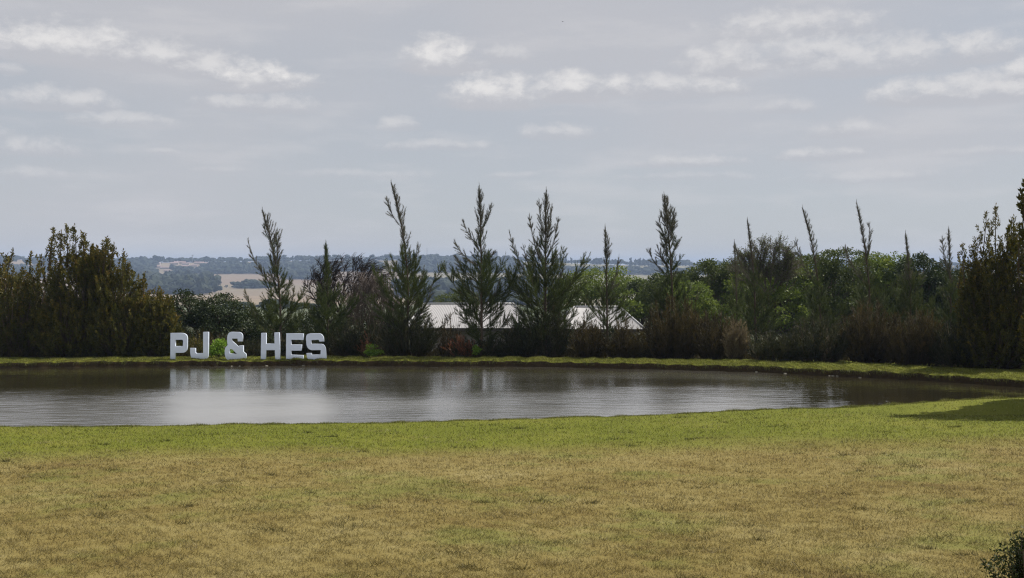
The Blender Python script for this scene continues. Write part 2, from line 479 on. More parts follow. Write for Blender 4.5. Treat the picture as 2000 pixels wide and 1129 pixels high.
def ground_z(x, y):
    x = np.asarray(x, dtype=float); y = np.asarray(y, dtype=float)
    x, y = np.broadcast_arrays(x, y)
    n = near(x); f = far(x)
    lawn = 0.11 + 0.065 * np.clip(n - y, 0, 60) + 0.03 * np.sin(x * .35 + y * .2) * np.clip((n - y) / 4, 0, 1) + wob(x + y * .7, 1.1, .006)
    lawn = lawn + 0.10 * np.exp(-((x - 17.0) / 3.4) ** 2 - ((y - 32.6) / 1.3) ** 2) - 0.22 * np.exp(-((x - 14.5) / 3.2) ** 2 - ((y - 30.0) / 1.3) ** 2)
    e = np.clip((n - y) / 0.28, -3, 1)
    zl = np.where(e > 0, lawn * (1 - (1 - e) ** 2), e * 0.16)
    hb = np.interp(x, [-20, -6, 8, 14, 20], [0.25, 0.25, 0.27, 0.29, 0.27]) + wob(x, 1.3, .012) + wob(x, 5.1, .022)
    o = y - f
    lip = np.interp(o, [-0.6, 0, 0.02, 0.05, 0.10, 0.18, 0.5], [-0.5, 0, 0.5, 0.82, 0.93, 0.99, 1.0])
    zb = np.where(lip > 0, lip * hb, lip)
    wid = np.interp(x, [0, 10, 16, 22], [1.6, 1.9, 3.3, 4.0])
    back = np.clip((y - f - wid) / (60 - f - wid), 0, None)
    zb = zb - np.clip(back, 0, 1) ** 1.2 * (hb + 1.0)
    ridge = CAMZ - (np.interp(x / np.maximum(y, 60), RU, RP) - HZ) / 2000 * 2500
    zf = np.interp(y, PY_, PZ_)
    k = np.clip((y - 2200) / 300, 0, 1); k = k * k * (3 - 2 * k)
    zf = np.where(y > 2200, -8 * (1 - k) + ridge * k, zf) - np.clip((y - 2600) / 400, 0, 1) * 6
    zf = zf + np.clip((y - 300) / 500, 0, 1) * np.sin(x * 0.006 + y * 0.004) * 1.0
    deep = np.minimum(zl, 0) * 0
    zmid = np.maximum(-0.5, np.where(y < (n + f) / 2, np.minimum(zl, 0), np.minimum(zb, 0)))
    z = np.where(y <= n, zl, np.where(y < f, zmid, np.where(y <= 60, zb, zf)))
    shut = np.clip(np.maximum((x - 24.0) / 2.0, (-56 - x) / 4.0), 0, 1)
    z = np.where((y > n - 0.3) & (y < f + .2), z * (1 - shut) + shut * 0.32, z)
    return z


cols = np.concatenate([-np.geomspace(5000, 75, 14), np.arange(-70, -26, 1.0), np.arange(-26, 26, 0.16), np.arange(26, 70, 1.0), np.geomspace(75, 5000, 14)])
rows = []
for yy in np.concatenate([[-1500, -400, -120, -40, -20, -10, -5, -2], np.arange(0, 27, 0.5)]): rows.append(('a', yy))
for q in (-1.2, -.8, -.5, -.35, -.28, -.2, -.12, -.05, 0, .06, .15, .3, .5): rows.append(('n', q))
for q in np.linspace(0.1, 0.9, 7): rows.append(('m', q))
for q in (-.5, -.3, -.15, -.06, 0, .01, .02, .035, .05, .075, .1, .14, .18, .26, .36, .45, .6, 0.9, 1.2, 1.6, 2.0, 2.6, 3.4, 4.2, 5.2): rows.append(('f', q))
for yy in (48.5 + 4, 54, 56, 58, 60.0): rows.append(('g', yy))


def row_y(r, x):
    k, q = r; n = near(x); f = far(x)
    if k == 'a':
        return np.full_like(x, q) if q < 0 else q / 27 * (n - 1.4)
    if k == 'n': return n + q
    if k == 'm': return (n + .5) * (1 - q) + (f - .5) * q
    if k == 'f': return f + q
    t = (q - 52) / 8.0
    return (f + 5.2) * (1 - t) + 60.0 * t


def grid(name, X, Y, Z, mat):
    r, c = X.shape
    v = np.stack([X, Y, Z], -1).reshape(-1, 3)
    i = np.arange(r * c).reshape(r, c)
    f = np.stack([i[:-1, :-1], i[:-1, 1:], i[1:, 1:], i[1:, :-1]], -1).reshape(-1, 4)
    me = bpy.data.meshes.new(name)
    me.vertices.add(len(v)); me.vertices.foreach_set('co', v.astype(np.float32).reshape(-1))
    me.loops.add(len(f) * 4); me.loops.foreach_set('vertex_index', f.astype(np.int32).reshape(-1))
    me.polygons.add(len(f)); me.polygons.foreach_set('loop_start', np.arange(0, len(f) * 4, 4, dtype=np.int32))
    me.polygons.foreach_set('use_smooth', np.ones(len(f), dtype=bool))
    me.update(calc_edges=True)
    return obj(name, me, mat)


Yg = np.stack([row_y(r, cols) for r in rows]); Xg = np.broadcast_to(cols, Yg.shape)
lawn = grid('lawn', Xg, Yg, ground_z(Xg, Yg), m_lawn)
tag(lawn, 'lawn running from dry brown grass to a green strip along the pond, with the grassy far bank', kind='structure')
fy = np.concatenate([np.arange(60, 120, 6), np.geomspace(120, 2000, 40), np.arange(2050, 2800, 40), [3000, 3600, 4500, 6500]])
Xf = np.broadcast_to(cols[::1], (len(fy), len(cols))).copy(); Yf = np.broadcast_to(fy[:, None], Xf.shape).copy()
sc_ = np.clip(1 + (Yf - 60) / 60, 1, 45)
lim = 5000
Xf = np.where(np.abs(Xf) < 71, Xf * sc_, Xf)
Xf = np.sign(Xf) * np.minimum(np.maximum.accumulate(np.abs(Xf)[:, ::1], axis=0) * 0 + np.abs(Xf), lim)
Xf = np.sort(Xf, axis=1)
valley = grid('valley_land', Xf, Yf, ground_z(Xf, Yf), m_land)
tag(valley, 'wide dry valley of beige fields rising to a low ridge on the horizon', kind='structure')

wx = np.arange(-58, 26.6, 0.5)
Yw = np.stack([near(wx) - 0.35 + (far(wx) + 0.35 - near(wx) + 0.35) * t for t in np.linspace(0, 1, 12)])
Xw = np.broadcast_to(wx, Yw.shape)
pond = grid('pond_water', Xw, Yw, np.zeros_like(Yw), m_water)
tag(pond, 'muddy brown pond reflecting the pale sky, letters and trees', kind='structure')

# ------------------------------------------------------------------ air
hz = obj('haze', boxes('haze', [(-5050, 5050, -1550, 6550, -34, 52)]))
mh = bpy.data.materials.new('haze_air'); mh.use_nodes = True; mh.node_tree.nodes.clear()
pv = mh.node_tree.nodes.new('ShaderNodeVolumePrincipled'); pv.inputs['Color'].default_value = (0.54, 0.70, 1.0, 1)
pv.inputs['Density'].default_value = HAZE; pv.inputs['Anisotropy'].default_value = 0.0
oo = mh.node_tree.nodes.new('ShaderNodeOutputMaterial'); mh.node_tree.links.new(pv.outputs[0], oo.inputs['Volume'])
hz.data.materials.append(mh); tag(hz, 'blue haze hanging over the valley', kind='stuff')

# ------------------------------------------------------------------ grass
def scatter_grass():
    N = 620000
    u = rng.random(N); y0, y1 = 7.5, 34.5
    y = 1 / (1 / y0 + u * (1 / y1 - 1 / y0))           # density falls as 1/y^2
    x = (rng.random(N) * 2 - 1) * (0.56 * y + 1.5)
    keep = y < near(x) - 0.02
    # irregular clumps
    cl = np.sin(x * 7.1 + 2 * np.sin(y * 3.3)) * np.sin(y * 8.7 + 2 * np.sin(x * 4.1)) + 0.5 * np.sin(x * 23 + y * 17)
    keep &= rng.random(N) < 0.72 + 0.35 * cl
    x, y = x[keep], y[keep]; cl = cl[keep]; n = len(x)
    z = ground_z(x, y) - 0.004
    k = np.clip(y / 11, 1, 2.6)
    d = norm(np.stack([rng.normal(0, .75, n), rng.normal(0, .75, n), np.full(n, .85)], 1))
    L = (0.030 + 0.028 * rng.random(n)) * (1 + 0.25 * cl) * k ** .35
    tall = rng.random(n) < 0.015; L = np.where(tall, L * 1.9, L)
    t = blades(np.stack([x, y, z], 1), d, L, 0.0050 * k)
    return tri_mesh('grass', t, np.clip(0.5 + 0.3 * rng.normal(size=n), 0, 1))


def weed_tufts():
    A, B = [], []
    for i in range(420):
        y = 1 / (1 / 8.5 + rng.random() * (1 / 30 - 1 / 8.5)); x = rng.uniform(-1, 1) * (.54 * y + 1)
        if y > near(np.array(x)) - .3: continue
        m = int(rng.integers(14, 60)); r = rng.uniform(.03, .16)
        px_ = x + rng.normal(0, r * 1.6, m); py_ = y + rng.normal(0, r, m)
        d = norm(np.stack([rng.normal(0, .9, m), rng.normal(0, .9, m), np.full(m, .8)], 1))
        A.append(blades(np.stack([px_, py_, ground_z(px_, py_)], 1), d, rng.uniform(.05, .11, m), .007 * np.clip(y / 12, 1, 2)))
        B.append(np.clip(rng.choice([.0, .1, .9]) + .1 * rng.normal(size=m), 0, 1))
    return tri_mesh('weed_tufts', np.concatenate(A), np.concatenate(B))


o = obj('weed_tufts', weed_tufts(), m_blade)
tag(o, 'scattered coarser tufts standing out of the mown lawn', kind='stuff')
o = obj('grass', scatter_grass(), m_blade)
tag(o, 'short mown grass covering the lawn, dry brown in front and green by the water', kind='stuff')


def bank_grass():
    parts = []
    N = 150000
    x = rng.uniform(-26, 24, N); f = far(x)
    wid = np.interp(x, [0, 10, 16, 22], [2.2, 2.6, 4.0, 4.6])
    o = wid * rng.random(N) ** 1.6 - 0.01
    clump = 0.5 + 0.5 * np.sin(x * 3.1 + 1.7 * np.sin(x * 1.3)) * np.sin(x * 7.7 + 2)
    y = f + o; z = ground_z(x, y) - .01
    keep = o > .07; x, o, clump, y, z, f = x[keep], o[keep], clump[keep], y[keep], z[keep], f[keep]; N = len(x)
    lip = o < 0.16
    d = np.stack([rng.normal(0, .5, N), rng.normal(0, .5, N) - np.where(lip, .5, 0), np.where(lip, .6, 1.0)], 1)
    L = (0.035 + 0.05 * rng.random(N)) * np.where(lip, .6 + .9 * clump, 1.0)
    parts.append((blades(np.stack([x, y, z], 1), norm(d), L, .014), np.clip(.55 + .28 * rng.normal(size=N), 0, 1)))
    # strands hanging down the bank face
    N = 22000
    x = rng.uniform(-26, 24, N); f = far(x)
    clump = np.clip(np.sin(x * 2.3 + 1.7 * np.sin(x * 1.9)) + .6 * np.sin(x * 6.1), 0, 1)
    k = rng.random(N) < .12 + .8 * clump + np.interp(x, [4, 14], [0, .35]); x = x[k]; f = f[k]; n = len(x)
    o = rng.uniform(0.02, .22, n); y = f + o; z = ground_z(x, y)
    d = norm(np.stack([rng.normal(0, .25, n), rng.normal(-.6, .2, n), rng.normal(-.75, .3, n)], 1))
    parts.append((blades(np.stack([x, y - .01, z], 1), d, rng.uniform(.06, .16, n), .013), np.clip(np.interp(x, [4, 12], [.15, .5]) + .2 * rng.normal(size=n), 0, 1)))
    # fringe of the near shore
    N = 60000
    x = rng.uniform(-19, 22, N); y = near(x) - .02 - .5 * rng.random(N) ** 2; z = ground_z(x, y)
    d = norm(np.stack([rng.normal(0, .5, N), rng.normal(.1, .5, N), np.full(N, .9)], 1))
    c = 0.6 + .5 * np.sin(x * 5.3 + np.sin(x * 2.2)) * np.sin(x * 1.7)
    right = np.interp(x, [5, 12, 20], [1, 1.4, 1.9])
    parts.append((blades(np.stack([x, y, z], 1), d, (.03 + .06 * rng.random(N)) * c * right, .010), np.clip(.55 + .28 * rng.normal(size=N), 0, 1)))
    return tri_mesh('shore_grass', np.concatenate([q[0] for q in parts]), np.concatenate([q[1] for q in parts]))


o = obj('shore_grass', bank_grass(), m_blade)
tag(o, 'longer grass fringing both shores and hanging over the cut far bank', kind='stuff')

# ------------------------------------------------------------------ the letters
def outline(pts, r=0.0):
    """pts: (x, y[, radius]) ; corners with a radius are rounded"""
    res = []; n = len(pts)
    for i, p in enumerate(pts):
        v = Vector((p[0], p[1])); rr = p[2] if len(p) > 2 else r
        if rr <= 0: res.append(v); continue
        a = Vector(pts[i - 1][:2]); b = Vector(pts[(i + 1) % n][:2])
        da = (a - v); db = (b - v)
        pa = v + da.normalized() * min(rr, da.length * .48); pb = v + db.normalized() * min(rr, db.length * .48)
        for t in (0, .2, .4, .6, .8, 1.0):
            res.append(pa * (1 - t) ** 2 + v * 2 * t * (1 - t) + pb * t * t)
    return res


LETY = 46.85


def letter(name, loops, ox, oy, s, label, word_base):
    """loops in zoomed pixels of the photograph; converted to metres at the bank"""
    k = LETY / 2000
    conv = [[((ox + q.x / s - 1000) * k, CAMZ - (oy + q.y / s - HZ) * k) for q in outline(l)] for l in loops]
    xs = [q[0] for q in conv[0]]; cx = (min(xs) + max(xs)) / 2; zb = min(q[1] for q in conv[0])
    cu = bpy.data.curves.new(name, 'CURVE'); cu.dimensions = '2D'; cu.fill_mode = 'BOTH'; cu.extrude = 0.04; cu.bevel_depth = 0.002
    cu.bevel_resolution = 1; cu.offset = -0.002
    for l in conv:
        spn = cu.splines.new('POLY'); spn.points.add(len(l) - 1); spn.use_cyclic_u = True
        for i, q in enumerate(l): spn.points[i].co = (q[0] - cx, q[1] - zb, 0, 1)
    tmp = bpy.data.objects.new('tmp', cu); link(tmp)
    me = bpy.data.meshes.new_from_object(tmp.evaluated_get(bpy.context.evaluated_depsgraph_get()))
    bpy.data.objects.remove(tmp); bpy.data.curves.remove(cu)
    me.name = name
    for v in me.vertices: v.co = (v.co.x, -v.co.z, v.co.y)
    me.materials.clear(); me.update()
    gz_ = float(ground_z(cx, LETY))
    o = obj(name, me, m_white_shade, None, (cx, LETY, min(zb, gz_ + 0.0) if abs(zb - gz_) < .2 else zb))
    return tag(o, label, 'letter', 'white letters standing on the far bank')


letter('letter_sign', [[(152, 195), (450, 195, 80), (528, 250, 90), (525, 560, 90), (470, 632, 80), (262, 632), (262, 790), (147, 790)],
                       [(262, 343), (420, 343, 14), (430, 370, 10), (425, 485, 10), (262, 488)]], 320, 630, 11.29,
       'large white letter P, leftmost of the letters on the far bank', 0)
letter('letter_sign', [[(872, 205), (993, 205), (988, 730, 50), (965, 795, 40), (620, 795, 60), (587, 700, 60), (587, 558), (705, 562),
                        (705, 660, 20), (730, 678, 15), (872, 670)]], 320, 630, 11.29,
       'large white letter J standing between the letter P and a lime green bush', 0)
letter('letter_sign', [[(330, 185, 60), (640, 195, 60), (700, 260, 70), (700, 448), (565, 448), (555, 370), (392, 370), (392, 420), (585, 598),
                        (598, 562), (718, 562), (718, 730), (795, 795), (790, 968), (290, 968, 60), (225, 900, 90), (200, 780, 60), (210, 620, 80), (290, 545, 30),
                        (268, 480, 30), (268, 290, 100)],
                       [(335, 662), (405, 662), (548, 802), (340, 778)]], 425, 635, 14.11,
       'large white ampersand sign on the bank between the letters J and H', 0)
letter('letter_sign', [[(118, 230), (230, 230), (230, 465), (412, 462), (408, 220), (522, 218), (540, 835), (428, 835), (418, 605), (230, 607), (225, 835), (108, 835)]],
       500, 630, 11.287, 'large white letter H standing to the right of the ampersand', 0)
letter('letter_sign', [[(670, 237), (1052, 243), (1050, 382), (778, 378), (778, 485), (1015, 485), (1005, 618), (780, 618), (776, 708), (1050, 722), (1048, 832), (665, 832)]],
       500, 630, 11.287, 'large white letter E standing between the letters H and S', 0)
letter('letter_sign', [[(1150, 240, 60), (1430, 238, 60), (1490, 300, 70), (1505, 415), (1400, 418), (1390, 378, 20), (1222, 385), (1222, 470), (1480, 470, 60),
                        (1535, 540, 60), (1555, 700, 60), (1552, 800, 30), (1530, 822, 20), (1140, 832), (1112, 675), (1228, 672), (1235, 712), (1425, 700),
                        (1430, 605), (1190, 608, 60), (1120, 530, 60), (1100, 300, 80)]],
       500, 630, 11.287, 'large white letter S, rightmost of the letters on the far bank', 0)

# ------------------------------------------------------------------ vegetation builders
V3 = lambda *a: np.array(a, dtype=float)
UP = V3(0, 0, 1)


def along(p0, p1, p2, n, L, w, ang=(12, 38), t0=0.05, taper=.5, up=0.12):
    t = t0 + (1 - t0) * rng.random(n)
    s = bez(p0, p1, p2, t); tan = norm(bezt(p0, p1, p2, t))
    perp = norm(np.cross(tan, rng.normal(size=(n, 3))))
    a = np.radians(rng.uniform(ang[0], ang[1], n))[:, None]
    d = norm(tan * np.cos(a) + perp * np.sin(a) + UP * up)
    return blades(s, d, L * (1 - taper * t) * rng.uniform(.6, 1.2, n), w)


def feathery(x_px, base_py, Y, tip_px, tip_py, prof, label, leaders=(), n_br=70, dens=95, lean=0.0, mat=None, topmat=None,
             L=.28, w=.0145, cat='tree', name='feathery_conifer', group='feathery young conifers along the far bank', bright=.5, bare=0.04):
    """prof: list of (height fraction, half width in metres)"""
    mat = mat or m_casu; topmat = topmat or m_casu_top
    X = gx(x_px, Y); zb = float(ground_z(X, Y)) - .03
    root = thing(name, (X, Y, zb), label, cat, group)
    tip = V3(gx(tip_px, Y) - X, rng.uniform(-.1, .1), gz(tip_py, Y) - zb); H = tip[2]
    mid = V3(lean, 0, H * .55)
    p0 = V3(0, 0, 0)
    ph = [p[0] for p in prof]; pw = [p[1] for p in prof]
    low, top, lowt, topt, limbs = [], [], [], [], []

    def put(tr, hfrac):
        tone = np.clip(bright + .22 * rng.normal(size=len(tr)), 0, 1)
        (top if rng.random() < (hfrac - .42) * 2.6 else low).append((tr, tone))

    az = rng.random() * 6
    for i in range(n_br):
        h = bare + (.97 - bare) * ((i + rng.random()) / n_br) ** .9
        az += 2.4 + rng.normal() * .3
        R = np.interp(h, ph, pw) * rng.uniform(.35, 1.4) * (1.3 if h < .3 else .95 if h < .5 else .78)
        b0 = bez(p0, mid, tip, h)
        k = np.interp(h, [0, .3, .6, 1], [.6, 1.15, 2.0, 3.0])
        dirh = V3(math.cos(az), math.sin(az), 0)
        end = b0 + dirh * R + UP * R * k
        ctl = b0 + dirh * R * .66 + UP * R * k * .30
        ln = R * math.hypot(1, k)
        nn = int(ln * dens) + 6
        put(along(b0, ctl, end, nn, L, w, (12, 42), .12), h)
        limbs.append(([b0, ctl * .5 + b0 * .25 + end * .25, end], [.005 + .009 * R, .003 + .004 * R, .0015]))
        if R > .35:
            for j in range(int(R * 9) + 2):
                t = rng.uniform(.2, .9)
                s = bez(b0, ctl, end, t); tg = norm(bezt(b0, ctl, end, t))
                d = norm(tg + .8 * norm(np.cross(tg, rng.normal(size=3))) + UP * .25)
                l2 = (.35 * R * (1 - t) + .25) * rng.uniform(.7, 1.3)
                e2 = s + d * l2 + UP * l2 * .15
                put(along(s, (s + e2) / 2 - UP * .03, e2, int(l2 * dens) + 5, L, w), h)
    # plume on the leading shoot
    for k in range(5):
        h = .72 + .05 * k
        a0 = bez(p0, mid, tip, h)
        put(along(a0, (a0 + tip) / 2, tip, int(H * (1 - h) * 55) + 10, L * 1.05, w, (8, 30), .0, .55), 1.0)
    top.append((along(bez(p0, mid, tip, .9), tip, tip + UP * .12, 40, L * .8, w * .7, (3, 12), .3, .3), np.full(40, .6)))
    for (lx, ly, h, dyy) in leaders:
        a0 = bez(p0, mid, tip, h)
        e = V3(gx(lx, Y) - X, dyy, gz(ly, Y) - zb)
        c = a0 * .45 + e * .55 + V3((e[0] - a0[0]) * .28, 0, -.12 * (e[2] - a0[2]))
        ln = float(np.linalg.norm(e - a0))
        limbs.append(([a0, bez(a0, c, e, .33), bez(a0, c, e, .66), e], [.013, .009, .006, .002]))
        put(along(a0, c, e, int(ln * dens * 1.1), L, w, (8, 34), .12, .45), h + .45)
        for j in range(int(ln * 7)):
            t = rng.uniform(.15, .92); s = bez(a0, c, e, t); tg = norm(bezt(a0, c, e, t))
            d = norm(tg + .5 * norm(np.cross(tg, rng.normal(size=3)))); l2 = .5 * (1 - t) + .16
            put(along(s, s + d * l2 * .5, s + d * l2, int(l2 * dens * .9) + 5, L * .9, w, (10, 34)), h + .2 + .3 * t)
    ts = np.linspace(0, 1, 9)
    P = bez(p0, mid, tip, ts)
    r0 = .015 + .0070 * H
    obj('trunk', tubes('trunk', [(P, list(r0 * (1 - ts) ** .8 + .004))], 7), m_bark, root)
    obj('branches', tubes('branches', limbs, 3), m_bark, root)
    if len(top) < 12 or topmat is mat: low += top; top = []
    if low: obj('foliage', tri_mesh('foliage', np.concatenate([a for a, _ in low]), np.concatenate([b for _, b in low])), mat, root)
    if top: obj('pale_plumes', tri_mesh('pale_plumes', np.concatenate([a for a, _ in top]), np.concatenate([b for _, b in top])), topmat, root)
    return root


def brush(x0, x1, top_py, Y, label, mat, n=70, dens=60, depth=1.2, L=.26, w=.02, name='brushy_shrub', cat='shrub', group=None,
          tone=.5, base_py=None, stem=None, curve=.5):
    """a shrub of many fine rising twigs between two pixel columns"""
    if group:
        X = gx((x0 + x1) / 2, Y); Y = float(far(np.array(X)) + np.interp(X, [0, 10, 16, 22], [1.6, 1.9, 3.3, 4.0])) + depth * .9 + (.8 if top_py > 600 else 1.6)
    X = gx((x0 + x1) / 2, Y); W = gx(x1, Y) - gx(x0, Y); zb = float(ground_z(X, Y)) - .03
    root = thing(name, (X, Y, zb), label, cat, group)
    H = gz(top_py, Y) - zb
    tr, tn, limbs = [], [], []
    for i in range(n):
        u = rng.uniform(-1, 1); v = rng.uniform(-1, 1)
        hh = H * (1 - .42 * u * u - .1 * v * v) * rng.uniform(.5, 1.0)
        p0 = V3(u * W * .25, v * depth * .4, 0)
        p2 = V3(u * W * .5 + rng.normal() * .08, v * depth, hh)
        p1 = V3(u * W * (.25 + .25 * curve * 1.3), v * depth * .8, hh * .5)
        ln = float(np.linalg.norm(p2 - p0))
        tr.append(along(p0, p1, p2, int(ln * dens * .6), L, w, (10, 45), .08, .3)); tb = np.clip(tone + .22 * rng.normal(), 0, 1)
        tn.append(tb + .16 * rng.normal(size=len(tr[-1])))
        limbs.append(([p0, bez(p0, p1, p2, .5), p2], [.018, .010, .003]))
        for j in range(int(ln * 4.2)):
            t = rng.uniform(.1, .95); s = bez(p0, p1, p2, t); tg = norm(bezt(p0, p1, p2, t))
            d = norm(tg + .9 * norm(np.cross(tg, rng.normal(size=3))) + UP * .35); l2 = rng.uniform(.25, .7) * (1.1 - .6 * t)
            e2 = s + d * l2
            tr.append(along(s, (s + e2) / 2, e2, int(l2 * dens) + 3, L * .85, w, (10, 45)))
            tn.append(tb + .16 * rng.normal(size=len(tr[-1])))
    obj('stems', tubes('stems', limbs, 3), stem or m_bark, root)
    obj('foliage', tri_mesh('foliage', np.concatenate(tr), np.clip(np.concatenate(tn), 0, 1)), mat, root)
    return root


def protea(x_px, Y, lobes, label, n=600, L=.16, w=.055, mat=None, group=None, shoot=(.35, .7), name='leathery_bush', per=30, depth=1.0, spires=(), cat='bush', far_side=1.0):
    """upright bush of bottle-brush shoots. lobes: (px, py, half width px, half height px)"""
    mat = mat or m_protea
    X = gx(x_px, Y); zb = float(ground_z(X, Y)) - .03
    root = thing(name, (X, Y, zb), label, cat, group)
    k = Y / 2000
    Lb = [(gx(a, Y) - X, gz(b, Y) - zb, c * k, d * k) for a, b, c, d in lobes]
    area = np.array([c * d for _, _, c, d in Lb]); pr = area / area.sum()
    S, D, LEN, TN = [], [], [], []
    limbs = []
    def shoot_at(e, d, ln, tone):
        m = int(per * ln / .5)
        t = rng.random(m) ** .75
        base = e - d * ln
        st = base + d * (ln * t)[:, None]
        perp = norm(np.cross(d[None, :], rng.normal(size=(m, 3))))
        a = np.radians(np.where(t > .9, rng.uniform(5, 35, m), rng.uniform(28, 62, m)))[:, None]
        S.append(st); D.append(norm(d * np.cos(a) + perp * np.sin(a))); LEN.append(L * rng.uniform(.7, 1.15, m))
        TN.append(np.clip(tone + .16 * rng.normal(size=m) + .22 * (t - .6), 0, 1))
    for i in range(n):
        j = rng.choice(len(Lb), p=pr); cx, cz, rx, rz = Lb[j]
        q = norm(rng.normal(size=3)) * rng.uniform(.35, 1.0) ** .6
        e = V3(cx + q[0] * rx, q[1] * min(rx, 2.0) * depth, max(.15, cz + q[2] * rz))
        d = norm(V3(q[0] * .55, q[1] * .5, 1.0 + .2 * q[2]) + rng.normal(size=3) * .18)
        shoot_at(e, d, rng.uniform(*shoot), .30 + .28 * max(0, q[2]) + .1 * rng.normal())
        if i % 6 == 0:
            b = V3(e[0] * .3, e[1] * .3, 0)
            limbs.append(([b, (b + e) / 2 - UP * .1 * e[2] * .2, e - d * .3], [.045, .022, .008]))
    for (sx, sy, ln) in spires:
        e = V3(gx(sx, Y) - X, rng.uniform(-.5, .5), gz(sy, Y) - zb)
        d = norm(V3(rng.normal() * .10, rng.normal() * .1, 1.0))
        for q in range(int((ln + .5) / .13)):
            c = e - d * q * .13 + rng.normal(size=3) * (.012 + .02 * q)
            shoot_at(c, norm(d + rng.normal(size=3) * .12), .30, .5)
            if q > 2 and rng.random() < .6:
                s = norm(d + .8 * norm(V3(rng.normal(), rng.normal(), .1))); shoot_at(c + s * .3 + UP * .1, norm(s + UP * .8), .32, .5)
        limbs.append(([e - d * (ln + .9), e - d * ln * .5, e], [.03, .016, .006]))
    S, D, LEN, TN = (np.concatenate(q) for q in (S, D, LEN, TN))
    obj('stems', tubes('stems', limbs, 4), m_bark, root)
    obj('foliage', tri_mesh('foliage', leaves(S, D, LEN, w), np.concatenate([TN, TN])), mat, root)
    return root


def broadleaf(x_px, Y, lobes, label, mat, n_clump=160, per=60, leaf=.16, group=None, name='leafy_tree', cat='tree', depth=1.0, clump=.5,
              base_z=None, trunk_r=.14, zb=None):
    X = gx(x_px, Y); zb = float(ground_z(X, Y)) - .05
    root = thing(name, (X, Y, zb), label, cat, group)
    k = Y / 2000
    Lb = [(gx(a, Y) - X, gz(b, Y) - zb, c * k, d * k) for a, b, c, d in lobes]
    area = np.array([c * d for _, _, c, d in Lb]); pr = area / area.sum()
    S, D, TN, limbs = [], [], [], []
    for i in range(n_clump):
        j = rng.choice(len(Lb), p=pr); cx, cz, rx, rz = Lb[j]
        q = norm(rng.normal(size=3)) * rng.uniform(.45, 1.0) ** .5
        if q[2] < -.5: q[2] *= .6
        yo = (j - len(Lb) / 2) * .25
        e = V3(cx + q[0] * rx, q[1] * min(rx, 3.2) * depth + yo, max(.25, cz + q[2] * rz))
        r = clump * rng.uniform(.6, 1.3)
        m = int(per * r / clump)
        dd = norm(rng.normal(size=(m, 3)) + V3(0, 0, .5))
        rad = r * rng.random(m)[:, None] ** .45
        S.append(e + dd * rad * V3(1.15, 1.15, .7)); D.append(norm(dd + rng.normal(size=(m, 3)) * .7))
        TN.append(np.clip(.42 + .12 * rng.normal() + .16 * rng.normal(size=m), 0, 1))
        if i % 5 == 0:
            hub = V3(cx * .5, 0, max(.5, (cz - rz) * .8 + .2))
            limbs.append(([V3(0, 0, .3), hub, (hub + e) / 2 + UP * .1, e], [trunk_r * .5, trunk_r * .4, .05, .015]))
    S, D, TN = (np.concatenate(q) for q in (S, D, TN))
    Ls = leaf * rng.uniform(.7, 1.3, len(S))
    tr = leaves(S, D, Ls, leaf * .62)
    hmax = max(cz for _, cz, _, _ in Lb)
    obj('trunk', tubes('trunk', [([V3(0, 0, 0), V3(.08, 0, hmax * .3), V3(-.05, 0, hmax * .8)], [trunk_r, trunk_r * .8, trunk_r * .4])], 8), m_bark, root)
    obj('branches', tubes('branches', limbs if len(limbs) > 5 else limbs[:1], 4), m_bark, root)
    obj('crown', tri_mesh('crown', tr, np.concatenate([TN, TN])), mat, root)
    return root


